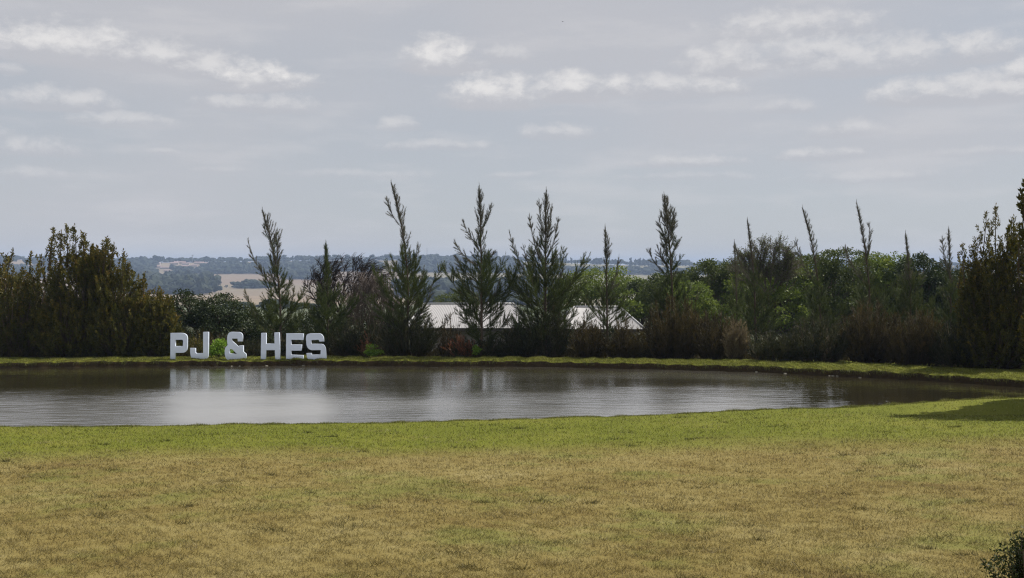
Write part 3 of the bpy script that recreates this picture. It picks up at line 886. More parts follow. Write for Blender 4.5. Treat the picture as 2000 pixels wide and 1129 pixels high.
def bare_tree(x_px, Y, crown, label, mat, levels=6, kids=3, spread=.55, curl=.25, seed=1, r0=.11, leafy=None, flat=0.0, gcat='tree', first=5, trunk_h=None):
    """crown: (px centre, py centre, half w px, half h px). Twigs are grown and kept inside that dome"""
    r = random.Random(seed)
    X = gx(x_px, Y); zb = float(ground_z(X, Y)) - .05
    root = thing('bare_tree', (X, Y, zb), label, gcat)
    k = Y / 2000
    cx, cz, rx, rz = gx(crown[0], Y) - X, gz(crown[1], Y) - zb, crown[2] * k, crown[3] * k
    lines = []; tips = []

    def grow(p, d, ln, rad, lv):
        n = 3 if lv > 2 else 4
        pts = [p.copy()]; q = p.copy(); dd = d.copy()
        for i in range(n):
            dd = (dd + Vector((r.gauss(0, .12), r.gauss(0, .12), r.gauss(0, .06)))).normalized()
            rel = Vector(((q.x - cx) / rx, q.y / rx, (q.z - cz) / rz))
            if rel.length > .85 and rel.z > -.3:        # bend over at the crown's edge
                dd = (dd + Vector((r.choice((-1, 1)) * curl + rel.x * .1, 0, -.35 * max(rel.z, 0) - .05))).normalized()
            q = q + dd * ln / n; pts.append(q.copy())
        lines.append((pts, [rad * (1 - .45 * i / n) for i in range(n + 1)]))
        rel = Vector(((q.x - cx) / rx, q.y / rx, (q.z - cz) / rz))
        if lv >= levels or rel.length > 1.12: tips.append((q, dd)); return
        for i in range(kids if lv else first):
            ax = dd.cross(Vector((r.gauss(0, 1), r.gauss(0, 1), r.gauss(0, 1)))).normalized()
            nd = (dd + ax * spread * r.uniform(.5, 1.4) + Vector((0, 0, .12))).normalized()
            st = pts[-1] if i == 0 else pts[r.randint(1, n)]
            grow(st, nd, ln * r.uniform(.62, .86), rad * .58, lv + 1)
    H = trunk_h or max(.6, cz - rz * .9)
    grow(Vector((0, 0, 0)), Vector((0, 0, 1)), H, r0, 0)
    big = [l for l in lines if l[1][0] > r0 * .18]; fine = [l for l in lines if l[1][0] <= r0 * .18]
    obj('trunk', tubes('trunk', lines[:1], 8), mat, root)
    obj('branches', tubes('branches', [l for l in big[1:]], 5), mat, root)
    obj('twigs', tubes('twigs', [(a, [max(v, .006) for v in b]) for a, b in fine], 3), mat, root)
    if leafy:
        S, D = [], []
        for q, d in tips:
            for _ in range(leafy[1]):
                S.append([q.x + r.gauss(0, .12), q.y + r.gauss(0, .12), q.z + r.gauss(0, .1)])
                D.append([d.x + r.gauss(0, .6), d.y + r.gauss(0, .6), d.z + r.gauss(0, .5)])
        S = np.array(S); D = norm(np.array(D))
        obj('sparse_leaves', tri_mesh('sparse_leaves', blades(S, D, .13, .05), rng.random(len(S))), leafy[0], root)
    return root


def dome_tree(x_px, Y, crown, label, mat, curl=.3, nl=13, r0=.14, sparse=None):
    X = gx(x_px, Y); zb = float(ground_z(X, Y)) - .05
    root = thing('bare_tree', (X, Y, zb), label, 'tree')
    k = Y / 2000
    cx, cz, rx, rz = gx(crown[0], Y) - X, gz(crown[1], Y) - zb, crown[2] * k, crown[3] * k
    fork = V3(cx * .4, 0, max(.5, cz - rz * 1.05))
    big, twig = [], []
    for i in range(nl):
        a = math.pi * (i + .5) / nl + rng.normal() * .06; y_ = rng.uniform(-.75, .75)
        e = V3(cx + math.cos(a) * rx * .8, y_ * rx * .8, cz + math.sin(a) * rz * .74 * math.sqrt(1 - .4 * y_ * y_) - .2 * rz)
        c = fork * .4 + e * .6 + V3((e[0] - fork[0]) * .15, 0, -.15 * rz)
        ts = np.linspace(0, 1, 6); P = bez(fork, c, e, ts)
        P[1:] += rng.normal(0, .05, (5, 3))
        big.append((P, list(r0 * .36 * (1 - ts * .8))))
        for j in range(22):
            t = rng.uniform(.25, 1); s0 = bez(fork, c, e, t); tg = norm(bezt(fork, c, e, t))
            d = norm(tg + .75 * norm(np.cross(tg, rng.normal(size=3))) + V3(0, 0, .2)); l = rng.uniform(.35, .75) * rz * (1.15 - .5 * t)
            e2 = s0 + d * l + V3(curl * l * .5, 0, 0); c2 = s0 + d * l * .55 + UP * l * .12
            P2 = bez(s0, c2, e2, np.linspace(0, 1, 4)); big.append((P2, [.018, .013, .010, .006]))
            for q in range(14):
                t2 = rng.uniform(.2, 1); s1 = bez(s0, c2, e2, t2); tg2 = norm(bezt(s0, c2, e2, t2))
                d2 = norm(tg2 + .6 * norm(np.cross(tg2, rng.normal(size=3))) + UP * .15); l2 = rng.uniform(.25, .6)
                e3 = s1 + d2 * l2 + V3(curl * l2 * 1.2, 0, -curl * l2 * rng.uniform(.1, 1.0)); c3 = s1 + d2 * l2 * .6
                twig.append((bez(s1, c3, e3, np.linspace(0, 1, 4)), [.010, .009, .008, .005]))
    obj('trunk', tubes('trunk', [([V3(0, 0, 0), fork * .55 + V3(.08, 0, 0), fork], [r0, r0 * .8, r0 * .6])], 8), mat, root)
    obj('branches', tubes('branches', big, 4), mat, root)
    obj('twigs', tubes('twigs', twig, 3), mat, root)
    if sparse:
        S = np.concatenate([t[0][1:] for t in twig]); S = S + rng.normal(0, .05, S.shape)
        obj('sparse_leaves', tri_mesh('sparse_leaves', blades(S, norm(rng.normal(size=S.shape)), .09, .05), rng.random(len(S))), sparse, root)
    return root


# ------------------------------------------------------------------ trees behind the pond, back to front
back = 'broad leafy trees behind the row of conifers'
broadleaf(1165, 96, [(1130, 565, 50, 34), (1185, 560, 50, 36), (1235, 580, 50, 36), (1100, 590, 40, 30)], 'fresh green leafy tree rising behind the right hand white roof', m_leafg, 230, 60, .21, back, clump=.65)
broadleaf(1262, 90, [(1240, 600, 34, 34), (1275, 592, 26, 32)], 'fresh green leafy tree at the right end of the second white roof', m_leafg, 110, 60, .19, back, clump=.5)
broadleaf(1300, 84, [(1290, 572, 38, 34), (1325, 575, 34, 38)], 'dark green tree behind the conifer with a bare black tipped spire', m_leafm, 130, 60, .18, back, clump=.5)
broadleaf(1232, 92, [(1248, 565, 22, 14)], 'small dark round treetop on the skyline just left of the dark spire', m_leafd, 40, 60, .16, back, clump=.4)
broadleaf(1400, 80, [(1385, 545, 45, 32), (1430, 545, 40, 36), (1400, 590, 60, 40)], 'mid green tree standing left of the fine twigged bare tree', m_leafm, 230, 60, .18, back, clump=.5)
for (px, pw, py, lab) in [(1345, 60, 560, 'dark tree in the second row, right of the dark spire'), (1440, 60, 552, 'dark tree in the second row, left of the thin twiggy crown'), (1545, 60, 555, 'dark tree in the second row, behind the thin twiggy crown'),
                          (1650, 62, 552, 'dark tree in the second row, between the pale leaning spire and the twin tipped spire'), (1755, 62, 556, 'dark tree in the second row, behind the low yellowish conifer'), (1850, 62, 560, 'dark tree in the second row, nearest the big right hand bush')]:
    broadleaf(px, 86, [(px - 25, py + 10, pw, 34), (px + 20, py + 35, pw, 40), (px, py + 70, pw * 1.2, 46)], lab, m_leafd, 300, 60, .24, 'second row of dark trees at right', clump=.7)
dome_tree(1500, 68, (1500, 516, 66, 58), 'fine twigged tree with a thin greenish crown standing above the green trees', m_greybark, .0, 12, .12, m_leafm)
broadleaf(1500, 70, [(1470, 570, 55, 40), (1535, 560, 60, 40), (1500, 615, 90, 40)], 'bright green spreading tree under the thin twiggy crown', m_leafg, 260, 60, .16, back, clump=.45)
broadleaf(1620, 72, [(1590, 530, 45, 32), (1640, 522, 50, 36), (1620, 590, 80, 50)], 'mid green tree between the two leaning spires at right', m_leafm, 300, 60, .16, back, clump=.45)
broadleaf(1740, 74, [(1700, 538, 45, 40), (1745, 528, 40, 34), (1730, 590, 70, 40)], 'dull green tree right of the twin tipped spire', m_leafg, 260, 60, .16, back, clump=.45)
broadleaf(1800, 70, [(1795, 535, 48, 34), (1835, 560, 40, 36), (1800, 600, 70, 40)], 'dark green domed tree left of the big right hand bush', m_leafd, 260, 60, .16, back, clump=.45)
broadleaf(1870, 68, [(1860, 560, 40, 30), (1900, 570, 60, 40), (1880, 620, 80, 40)], 'dark tree partly hidden behind the big right hand bush', m_leafd, 200, 60, .16, back, clump=.45)
broadleaf(1350, 72, [(1345, 585, 45, 40), (1365, 625, 55, 36)], 'light green leafy tree in front of the darker trees right of the dark spire', m_leafg, 150, 60, .16, back, clump=.42)
broadleaf(395, 58, [(375, 605, 48, 34), (430, 615, 50, 38), (400, 655, 80, 40)], 'dark rounded evergreen tree behind the letters P and J', m_leafd, 330, 60, .12, back, clump=.38)
broadleaf(505, 60, [(490, 640, 50, 34), (530, 655, 50, 34), (500, 680, 70, 24)], 'low dark evergreen tree behind the ampersand and the letter H', m_leafd, 260, 60, .12, back, clump=.38)
broadleaf(680, 62, [(640, 640, 50, 40), (710, 650, 60, 40)], 'dark scrubby tree below the bare black tree', m_leafd, 230, 55, .12, back, clump=.38)
broadleaf(60, 60, [(20, 590, 60, 50), (90, 620, 80, 50)], 'dark leafy tree hidden behind the left hand bushes', m_leafd, 260, 55, .13, back, clump=.4)
broadleaf(250, 60, [(220, 620, 70, 45), (290, 640, 50, 36)], 'dark leafy tree showing between the left hand bushes', m_leafd, 230, 55, .13, back, clump=.4)
broadleaf(890, 86, [(872, 590, 22, 12), (905, 584, 26, 14)], 'small pale leafed tree just beyond the left white roof', m_leafm, 50, 50, .12, back, clump=.35)

dome_tree(668, 62, (672, 553, 82, 66), 'bare black tree with a dense dome of curled twigs', m_darkbark, .30)
dome_tree(722, 60, (725, 600, 56, 72), 'greyish bare tree to the right of the dome of black twigs', m_greybark, .02, 10, .10)

# conifer row
feathery(545, 700, 52, 513, 412, [(0, .9), (.12, 1.25), (.3, 1.0), (.45, .5), (.7, 0.48), (.9, 0.23), (1, .05)], 'feathery conifer leaning left above the letter H', [(483, 466, .42, .1), (575, 560, .18, 0), (600, 580, .1, .2), (478, 565, .15, 0), (540, 470, .5, .1)], 77, 95, .35, bare=.05)
feathery(640, 700, 50, 636, 476, [(0, 1.1), (.25, .8), (.5, .36), (.75, .2), (1, .03)], 'dense dark conifer with a hair thin tip right of the letter S', [(672, 600, .2, .2), (602, 610, .2, .2)], 112, 95, .05, topmat=m_casu, bright=.42)
feathery(790, 700, 50, 764, 358, [(0, 1.32), (.2, 1.38), (.4, .75), (.55, 0.34), (.75, 0.26), (.9, 0.11), (1, .04)], 'tallest feathery conifer, leaning left with a twin tip', [(755, 386, .72, .1), (735, 540, .2, .2), (828, 520, .25, .1), (843, 560, .15, 0), (700, 560, .12, .3)], 118, 95, .55)
feathery(940, 698, 49, 936, 365, [(0, 1.02), (.15, 1.38), (.35, 1.14), (.5, 0.50), (.7, 0.34), (.85, 0.24), (.95, 0.10), (1, .04)], 'straight dark trunked conifer in front of the left white roof', [(888, 470, .5, .1), (905, 432, .62, .1), (960, 398, .72, 0), (963, 492, .5, 0), (890, 500, .4, .2), (975, 550, .25, 0)], 110, 95, .05, bright=.36)
feathery(1066, 698, 50, 1067, 373, [(0, 1.20), (.15, 1.56), (.35, 1.32), (.5, 0.56), (.7, 0.28), (.9, 0.16), (1, .05)], 'many topped bushy conifer between the two white roofs', [(995, 452, .35, .1), (1034, 418, .5, .1), (1053, 390, .66, .1), (1090, 426, .55, 0), (1078, 400, .66, 0), (1022, 480, .38, -.1), (1100, 520, .3, .1)], 125, 95, -.05)
feathery(1186, 698, 53, 1182, 446, [(0, .7), (.2, .8), (.4, .45), (.55, .2), (.75, .22), (.9, .12), (1, .03)], 'slender conifer in front of the right hand white roof', [(1208, 505, .45, 0), (1190, 465, .7, 0)], 68, 95, .0)
feathery(1312, 700, 50, 1297, 383, [(0, .7), (.2, .8), (.4, .35), (.5, .42), (.62, 0.58), (.8, 0.43), (.92, 0.20), (1, .04)], 'dark feathery spire with one long arm reaching left', [(1268, 488, .47, .1), (1285, 480, .52, .1), (1287, 425, .68, 0), (1310, 402, .72, 0)], 87, 95, .15, bright=.36)
feathery(1474, 700, 54, 1459, 432, [(0, .9), (.2, .9), (.4, .6), (.6, 0.20), (.8, 0.12), (1, .04)], 'slim conifer with a leaning tip in front of the thin twiggy crown', [(1438, 478, .5, .2)], 87, 95, .15)
feathery(1600, 702, 55, 1568, 408, [(0, .9), (.3, .8), (.5, 0.28), (.7, 0.22), (.9, 0.10), (1, .04)], 'pale feathery spire leaning left right of the thin twiggy crown', [(1555, 465, .45, .1)], 87, 95, .3)
feathery(1700, 704, 53, 1672, 398, [(0, .9), (.3, .8), (.5, 0.25), (.7, 0.14), (.9, 0.07), (1, .03)], 'pale twin tipped spire second from the right of the tall ones', [(1700, 434, .6, .1), (1652, 480, .45, .1)], 87, 95, .15)
feathery(1778, 706, 54, 1769, 458, [(0, .9), (.3, 1.0), (.55, 0.43), (.75, 0.15), (.9, 0.06), (1, .03)], 'low yellowish conifer with a short thin tip', [], 100, 95, .1, bright=.62)
feathery(1858, 708, 50, 1854, 450, [(0, .7), (.3, .6), (.6, 0.22), (.8, 0.10), (1, .03)], 'thin conifer with two needle like tips beside the big right hand bush', [(1842, 462, .6, .1)], 75, 95, .0)
feathery(1440, 700, 60, 1434, 474, [(0, .8), (.4, .6), (.7, .15), (1, .03)], 'small conifer tip poking above the green trees left of the thin twiggy crown', [], 50, 95, 0)

# ------------------------------------------------------------------ bushes at left
lb = 'leathery leaved bushes at the left of the far bank'
protea(30, 50.0, [(20, 600, 70, 90), (85, 575, 45, 62), (60, 640, 60, 70), (-40, 600, 80, 95)], 'leathery bush at the left edge with a low flat top', 1250, group=lb, per=26, spires=[(24, 487, .5), (5, 497, .5), (60, 492, .4), (80, 500, .4), (-30, 490, .6)])
protea(140, 49.6, [(150, 560, 58, 75), (140, 640, 80, 75), (185, 530, 40, 55)], 'tallest leathery bush with upright shoots, at the left of the letters', 1500, group=lb, per=26,
       spires=[(103, 448, 1.1), (133, 437, 1.2), (150, 441, 1.3), (120, 452, .9), (168, 470, .7), (180, 478, .6), (108, 470, .6), (160, 455, .7)])
protea(235, 49.4, [(230, 590, 60, 75), (245, 640, 75, 70)], 'leathery bush with slim separate spires right of the tallest bush', 1200, group=lb, per=26,
       spires=[(206, 463, 1.1), (228, 478, 1.1), (247, 490, 1.0), (256, 512, .7), (280, 532, .6), (215, 470, .7)])
protea(305, 49.2, [(300, 625, 44, 62), (325, 650, 34, 48)], 'yellowish brown bush beside and behind the letter P', 700, group=lb, per=24, spires=[(283, 545, .6), (310, 565, .6), (330, 590, .5)])
protea(386, 48.6, [(383, 680, 20, 34)], 'small yellow brown bush showing through the letter J', 110, L=.1, w=.03, group=lb, per=26)

# ------------------------------------------------------------------ big bush at right
protea(1945, 43.0, [(1930, 570, 55, 90), (1950, 640, 80, 80), (1990, 520, 50, 85), (1905, 600, 42, 75), (1905, 670, 55, 48), (2010, 650, 80, 80)], 'big dark brown bush with upright shoots at the right of the pond', 2900, L=.14, w=.045, per=26,
       spires=[(1950, 400, 1.3), (1935, 417, .9), (1972, 426, .9), (1990, 440, .9), (1915, 460, .8), (1872, 474, .8), (1898, 478, .7), (1925, 462, .6), (1960, 445, .8), (1888, 500, .5)], group=None)
protea(2160, 32.3, [(2200, 180, 150, 110), (2185, 310, 145, 120), (2190, 440, 160, 100), (2058, 470, 50, 60), (2062, 560, 64, 90), (2068, 650, 72, 80)], 'very tall dark bush reaching in at the right edge of the picture', 5200, L=.17, w=.075, per=26, mat=m_protea,
       spires=[(2000, 362, .9), (2022, 340, 1.0), (1999, 440, .6)], group=None)

# ------------------------------------------------------------------ brown and olive brush below the conifers
bg_ = 'twiggy brush between the conifer trunks'
brush(1040, 1120, 578, 49.5, 'dark brush at the foot of the many topped conifer', m_oliveshrub, 60, 60, group=bg_, tone=.35)
brush(1110, 1190, 632, 49.5, 'brown twiggy brush in front of the right white roof, left half', m_brownshrub, 70, 60, group=bg_, tone=.45)
brush(1175, 1262, 640, 49.0, 'brown twiggy brush in front of the right white roof, right half', m_brownshrub, 70, 60, group=bg_, tone=.5)
brush(1245, 1385, 572, 50.0, 'large rusty brown shrub to the right of the white roofs', m_brownshrub, 130, 58, 1.5, group=bg_, tone=.5)
brush(1350, 1450, 600, 50.5, 'olive brown shrub behind the dry reeds', m_brownshrub, 95, 58, 1.4, group=bg_, tone=.42)
brush(1455, 1570, 640, 49.5, 'dark olive shrub to the right of the dry reeds', m_oliveshrub, 95, 60, 1.3, group=bg_, tone=.4)
brush(1540, 1660, 610, 49.0, 'olive shrub under the pale leaning spire', m_oliveshrub, 110, 60, 1.4, group=bg_, tone=.45)
brush(1640, 1760, 580, 48.5, 'tall brown green shrub under the twin tipped spire', m_brownshrub, 130, 60, 1.4, group=bg_, tone=.38)
brush(1730, 1850, 592, 47.5, 'wide rusty shrub left of the big right hand bush', m_brownshrub, 130, 60, 1.4, group=bg_, tone=.42)
brush(1820, 1930, 620, 45.0, 'dark shrub at the foot of the big right hand bush', m_oliveshrub, 110, 60, 1.2, group=bg_, tone=.3)
brush(560, 640, 655, 50.5, 'dark brush behind the letters E and S', m_oliveshrub, 60, 60, group=bg_, tone=.3)
brush(640, 735, 622, 51.0, 'olive brush between the letter S and the lime green bush', m_oliveshrub, 80, 60, 1.2, group=bg_, tone=.4)
brush(735, 860, 602, 51.0, 'dark brush around the foot of the tallest conifer', m_oliveshrub, 100, 60, 1.2, group=bg_, tone=.32)
brush(975, 1060, 628, 50.5, 'dark brush below the right end of the left white roof', m_oliveshrub, 80, 60, 1.2, group=bg_, tone=.28)
brush(880, 1000, 655, 51.5, 'dark brush behind the straight conifer trunk', m_oliveshrub, 70, 60, 1.2, group=bg_, tone=.28)
brush(430, 560, 660, 51.5, 'dark brush behind the ampersand', m_oliveshrub, 80, 60, 1.2, group=bg_, tone=.3)
for (a, b, t, lab) in [(850, 900, 600, 'sparse dark twigs across the left end of the left white roof'), (985, 1040, 596, 'sparse dark twigs across the right end of the left white roof'),
                       (1120, 1172, 598, 'sparse dark twigs across the left part of the right white roof'), (1196, 1250, 606, 'sparse dark twigs across the right end of the right white roof')]:
    brush(a, b, t, 50, lab, m_brownshrub, 22, 40, .5, group='sparse twiggy shrubs in front of the white roofs', tone=.35, name='twiggy_shrub')
brush(1415, 1460, 618, 46.9, 'clump of pale dry reeds among the dark shrubs', m_straw, 55, 44, .3, .3, .02, name='dry_reeds', cat='reeds', tone=.45)
brush(1605, 1634, 650, 45.9, 'reddish dry stems at the foot of the dark shrubs', m_straw, 16, 30, .3, .2, .016, name='dry_reeds', cat='reeds', tone=.3)
brush(872, 935, 650, 48.9, 'rusty orange shrub below the left white roof', m_rust, 30, 40, .4, .16, .03, name='rusty_shrub', tone=.4)
brush(706, 726, 650, 48.5, 'reddish stems beside the small lime green bush', m_rust, 12, 40, .3, .14, .02, name='rusty_shrub', tone=.4)
broadleaf(425, 47.9, [(420, 690, 13, 12), (428, 678, 9, 17), (437, 692, 9, 9)], 'lime green leafy bush between the letter J and the ampersand', m_lime, 34, 60, .085, None, 'lime_bush', 'bush', .6, .2, trunk_r=.03)
broadleaf(732, 48.4, [(726, 688, 9, 14), (737, 694, 9, 8)], 'small lime green bush beside reddish stems right of the letter S', m_lime, 26, 50, .085, None, 'lime_bush', 'bush', .6, .17, trunk_r=.03)
broadleaf(929, 48.4, [(929, 684, 7, 8)], 'tiny lime green plant left of the straight conifer trunk', m_lime, 9, 40, .075, None, 'lime_bush', 'bush', .6, .12, trunk_r=.02)

def undergrowth():
    A, B = [], []
    N = 5200
    x = rng.uniform(-28, 27, N); y = far(x) + np.interp(x, [0, 10, 16, 22], [3.4, 4.2, 5.8, 6.4]) + rng.random(N) * 7.0
    hgt = (.3 + .8 * rng.random(N) ** 2) * (1 + .8 * np.sin(x * 1.1) * np.sin(x * .37 + 1) + .3 * np.sin(x * 3.7))
    for i in range(22):
        d = norm(np.stack([rng.normal(0, .5, N), rng.normal(0, .5, N), np.full(N, 1.0)], 1))
        st = np.stack([x + rng.normal(0, .12, N), y + rng.normal(0, .12, N), ground_z(x, y) + hgt * rng.random(N) * .75], 1)
        A.append(blades(st, d, .26, .032)); B.append(np.clip(.3 + .25 * np.sin(x * 2.3) * np.sin(x * .9 + y) + .2 * rng.normal(size=N), 0, 1))
    return tri_mesh('undergrowth', np.concatenate(A), np.concatenate(B))


o = obj('undergrowth', undergrowth(), m_brownshrub)
tag(o, 'dark tangled undergrowth below the trees behind the far bank', kind='stuff')

# ------------------------------------------------------------------ the two white roofed houses
def house(x0, x1, r0, r1, eave_py, ridge_py, Y, label):
    """x0,x1 eave columns, r0,r1 ridge columns in the photograph"""
    ze, zr = gz(eave_py, Y), gz(ridge_py, Y + 3.6)
    X = gx((x0 + x1) / 2, Y); k = Y / 2000; kr = (Y + 3.6) / 2000
    zg = float(ground_z(X, Y + 3.6)) - .3
    root = thing('white_roofed_house', (X, Y, zg), label, 'house')
    ex0, ex1 = gx(x0, Y) - X, gx(x1, Y) - X
    rx0, rx1 = gx(r0, Y + 3.6) - X, gx(r1, Y + 3.6) - X
    ze -= zg; zr -= zg; dp = 7.2
    nseg = 42
    V, F = [], []

    def slope(a0, a1, b0, b1, n):
        b = len(V)
        for i in range(n + 1):
            t = i / n
            off = .022 if i % 2 else 0.0
            p = Vector(a0).lerp(Vector(a1), t); q = Vector(b0).lerp(Vector(b1), t)
            p.z += off; q.z += off; V.append(p); V.append(q)
        for i in range(n): F.append((b + 2 * i, b + 2 * i + 2, b + 2 * i + 3, b + 2 * i + 1))
    slope((ex0, 0, ze), (ex1, 0, ze), (rx0, dp / 2, zr), (rx1, dp / 2, zr), 120)
    slope((ex1, dp, ze), (ex0, dp, ze), (rx1, dp / 2, zr), (rx0, dp / 2, zr), 120)
    slope((ex1, 0, ze), (ex1, dp, ze), (rx1, dp / 2, zr), (rx1, dp / 2, zr), 60)
    slope((ex0, dp, ze), (ex0, 0, ze), (rx0, dp / 2, zr), (rx0, dp / 2, zr), 60)
    rf = obj('roof', mesh('roof', V, F), m_roof, root)
    cz = .035
    caps = [([(rx0, dp / 2, zr + cz), (rx1, dp / 2, zr + cz)], [.09, .09])]
    for a, b in (((ex0, 0), rx0), ((ex1, 0), rx1), ((ex0, dp), rx0), ((ex1, dp), rx1)):
        caps.append(([(a[0], a[1], ze + cz), (b, dp / 2, zr + cz)], [.07, .07]))
    for c in caps: obj('ridge_cap', tubes('ridge_cap', [c], 6), m_cap, rf)
    obj('fascia', boxes('fascia', [(ex0 + .02, ex1 - .02, .02, .07, ze - .22, ze - .015), (ex0 + .02, ex1 - .02, dp - .07, dp - .02, ze - .22, ze - .015),
                                   (ex0 + .02, ex0 + .07, .08, dp - .08, ze - .22, ze - .015), (ex1 - .07, ex1 - .02, .08, dp - .08, ze - .22, ze - .015)]), m_fascia, rf)
    wl = obj('wall', boxes('wall', [(ex0 + .6, ex1 - .6, .9, dp - .6, 0, ze - .02)]), m_wall, root)
    w = ex1 - ex0
    for i in range(4):
        cx = ex0 + w * (i + .6) / 4.2
        if i == 1:
            d = obj('door', boxes('door', [(cx - .45, cx + .45, .84, .898, .3, 2.35)]), m_dark, root)
            obj('handle', boxes('handle', [(cx + .3, cx + .36, .80, .838, 1.3, 1.42)]), m_steel, d)
        else:
            fr = obj('window', boxes('window', [(cx - .62, cx - .55, .83, .898, 1.2, 2.3), (cx + .55, cx + .62, .83, .898, 1.2, 2.3), (cx - .548, cx + .548, .83, .898, 2.23, 2.3), (cx - .548, cx + .548, .83, .898, 1.2, 1.27), (cx - .03, cx + .03, .83, .898, 1.272, 2.228)]), m_white_shade, root)
            obj('pane', boxes('pane', [(cx - .548, cx - .032, .865, .895, 1.272, 2.228), (cx + .032, cx + .548, .865, .895, 1.272, 2.228)]), m_dark, fr)
    return root


house(790, 1046, 828, 1003, 641, 594, 74, 'house with a long white hipped roof behind the straight conifer')
house(1084, 1260, 1122, 1210, 643, 600, 76, 'smaller house with a white hipped roof right of the many topped conifer')

# ------------------------------------------------------------------ far valley woods, town, masts
t_ = (1 + 5 ** .5) / 2
ICO = norm(np.array([(-1, t_, 0), (1, t_, 0), (-1, -t_, 0), (1, -t_, 0), (0, -1, t_), (0, 1, t_), (0, -1, -t_), (0, 1, -t_), (t_, 0, -1), (t_, 0, 1), (-t_, 0, -1), (-t_, 0, 1)], dtype=float))
ICF = np.array([(0, 11, 5), (0, 5, 1), (0, 1, 7), (0, 7, 10), (0, 10, 11), (1, 5, 9), (5, 11, 4), (11, 10, 2), (10, 7, 6), (7, 1, 8), (3, 9, 4), (3, 4, 2), (3, 2, 6), (3, 6, 8), (3, 8, 9), (4, 9, 5), (2, 4, 11), (6, 2, 10), (8, 6, 7), (9, 8, 1)])


def crowns(x, y, h, wd, lobes=3, gz_=None):
    """clumpy far crowns: several jittered balls each"""
    res = []; tones = []
    z0 = ground_z(x, y) if gz_ is None else gz_
    n = len(x)
    for k in range(lobes):
        f = rng.uniform(.45, .9, n)
        c = np.stack([x + rng.normal(0, .28, n) * wd, y + rng.normal(0, .28, n) * wd, z0 + h * (.30 + .42 * rng.random(n))], 1)
        v = ICO[None] * rng.uniform(.75, 1.3, (n, 12, 1)) * np.stack([wd * .5 * f, wd * .5 * f, h * .42 * f], 1)[:, None, :] + c[:, None, :]
        res.append(v[:, ICF, :].reshape(-1, 3, 3)); tones.append(np.repeat(rng.random(n) * .7, 20) + .3 * rng.random(n * 20))
    return np.concatenate(res), np.concatenate(tones)


def wood(x0, x1, D0, D1, n, h, wd, label, name='distant_wood'):
    d = rng.uniform(D0, D1, n); u = rng.uniform(x0, x1, n) + rng.normal(0, 3, n)
    x = (u - 1000) / 2000 * d
    hh = h * rng.uniform(.5, 1.35, n); ww = wd * rng.uniform(.7, 1.3, n)
    t, tn = crowns(x, d, hh, ww)
    tag(obj(name, tri_mesh(name, t, tn), m_far), label, kind='stuff')


wood(235, 412, 1240, 1800, 520, 17, 17, 'dark blue wood on the valley floor at left')
wood(415, 426, 1300, 1330, 5, 15, 8, 'thin clump of trees at the right end of the left valley wood')
wood(463, 530, 1480, 1540, 40, 11, 17, 'small dark thicket in the beige field')
wood(785, 1010, 1130, 1400, 420, 17, 16, 'dark wood across the valley floor behind the white roofs')
wood(1010, 1100, 1150, 1400, 120, 17, 16, 'valley wood behind the many topped conifer')
wood(405, 570, 2120, 2330, 230, 17, 20, 'dark wood below the ridge right of the settlement')
wood(555, 640, 1900, 2350, 240, 16, 20, 'hazy wood below the ridge behind the leaning conifer')
wood(640, 745, 2200, 2350, 90, 16, 20, 'hazy wood behind the bare black tree')
wood(345, 395, 2120, 2200, 70, 13, 18, 'dark hedge of trees below the settlement')
wood(230, 300, 2000, 2400, 150, 16, 20, 'dark wood left of the settlement')
wood(785, 1010, 2130, 2420, 380, 14, 20, 'blue wood under the ridge with the water tower')
wood(1000, 1420, 2080, 2200, 420, 13, 18, 'long blue belt of trees at the right of the valley')
wood(-80, 240, 1900, 2420, 200, 15, 20, 'hazy wood on the ridge behind the left hand bushes')
wood(1420, 2080, 2080, 2400, 240, 15, 20, 'hazy wood on the ridge behind the right hand trees')
wood(240, 1420, 2460, 2540, 380, 12, 17, 'uneven line of trees and scrub along the ridge')
wood(-80, 240, 2460, 2540, 90, 9, 20, 'line of scrub on the ridge at the far left')
wood(1420, 2100, 2460, 2540, 150, 10, 20, 'line of scrub on the ridge at the far right')
wood(840, 905, 640, 760, 45, 9, 10, 'bluish trees just beyond the left white roof')
wood(930, 1080, 640, 760, 60, 8, 10, 'bluish scrub beyond the right end of the left white roof')
wood(440, 620, 420, 620, 26, 4, 7, 'low scrub on the near side of the valley floor')


def ftree(px, top_py, Dd, w_px, label, shape='round', group=None, name='distant_tree'):
    x = gx(px, Dd); z = float(ground_z(x, Dd)); h = gz(top_py, Dd) - z; wd = w_px * Dd / 2000
    root = thing(name, (x, Dd, z), label, 'tree', group)
    obj('trunk', tubes('trunk', [([(0, 0, -.3), (0.2, 0, h * .6)], [wd * .05 + .25, .15])], 5), m_darkbark, root)
    n = 12 if shape == 'round' else 8
    if shape == 'round':
        cx = rng.normal(0, .24, n) * wd; cz = h * (.62 + .13 * rng.normal(size=n)); sz = np.full(n, .42)
    else:
        cx = rng.normal(0, .10, n) * wd; cz = h * np.linspace(.25, .88, n); sz = np.linspace(.6, .28, n)
    v = ICO[None] * rng.uniform(.75, 1.3, (n, 12, 1)) * np.stack([wd * .5 * sz * 1.1, wd * .5 * sz * 1.1, h * .17 * np.ones(n)], 1)[:, None, :] + np.stack([cx, rng.normal(0, .2, n) * wd, cz], 1)[:, None, :]
    obj('crown', tri_mesh('crown', v[:, ICF, :].reshape(-1, 3, 3), rng.random(n * 20)), m_far, root)


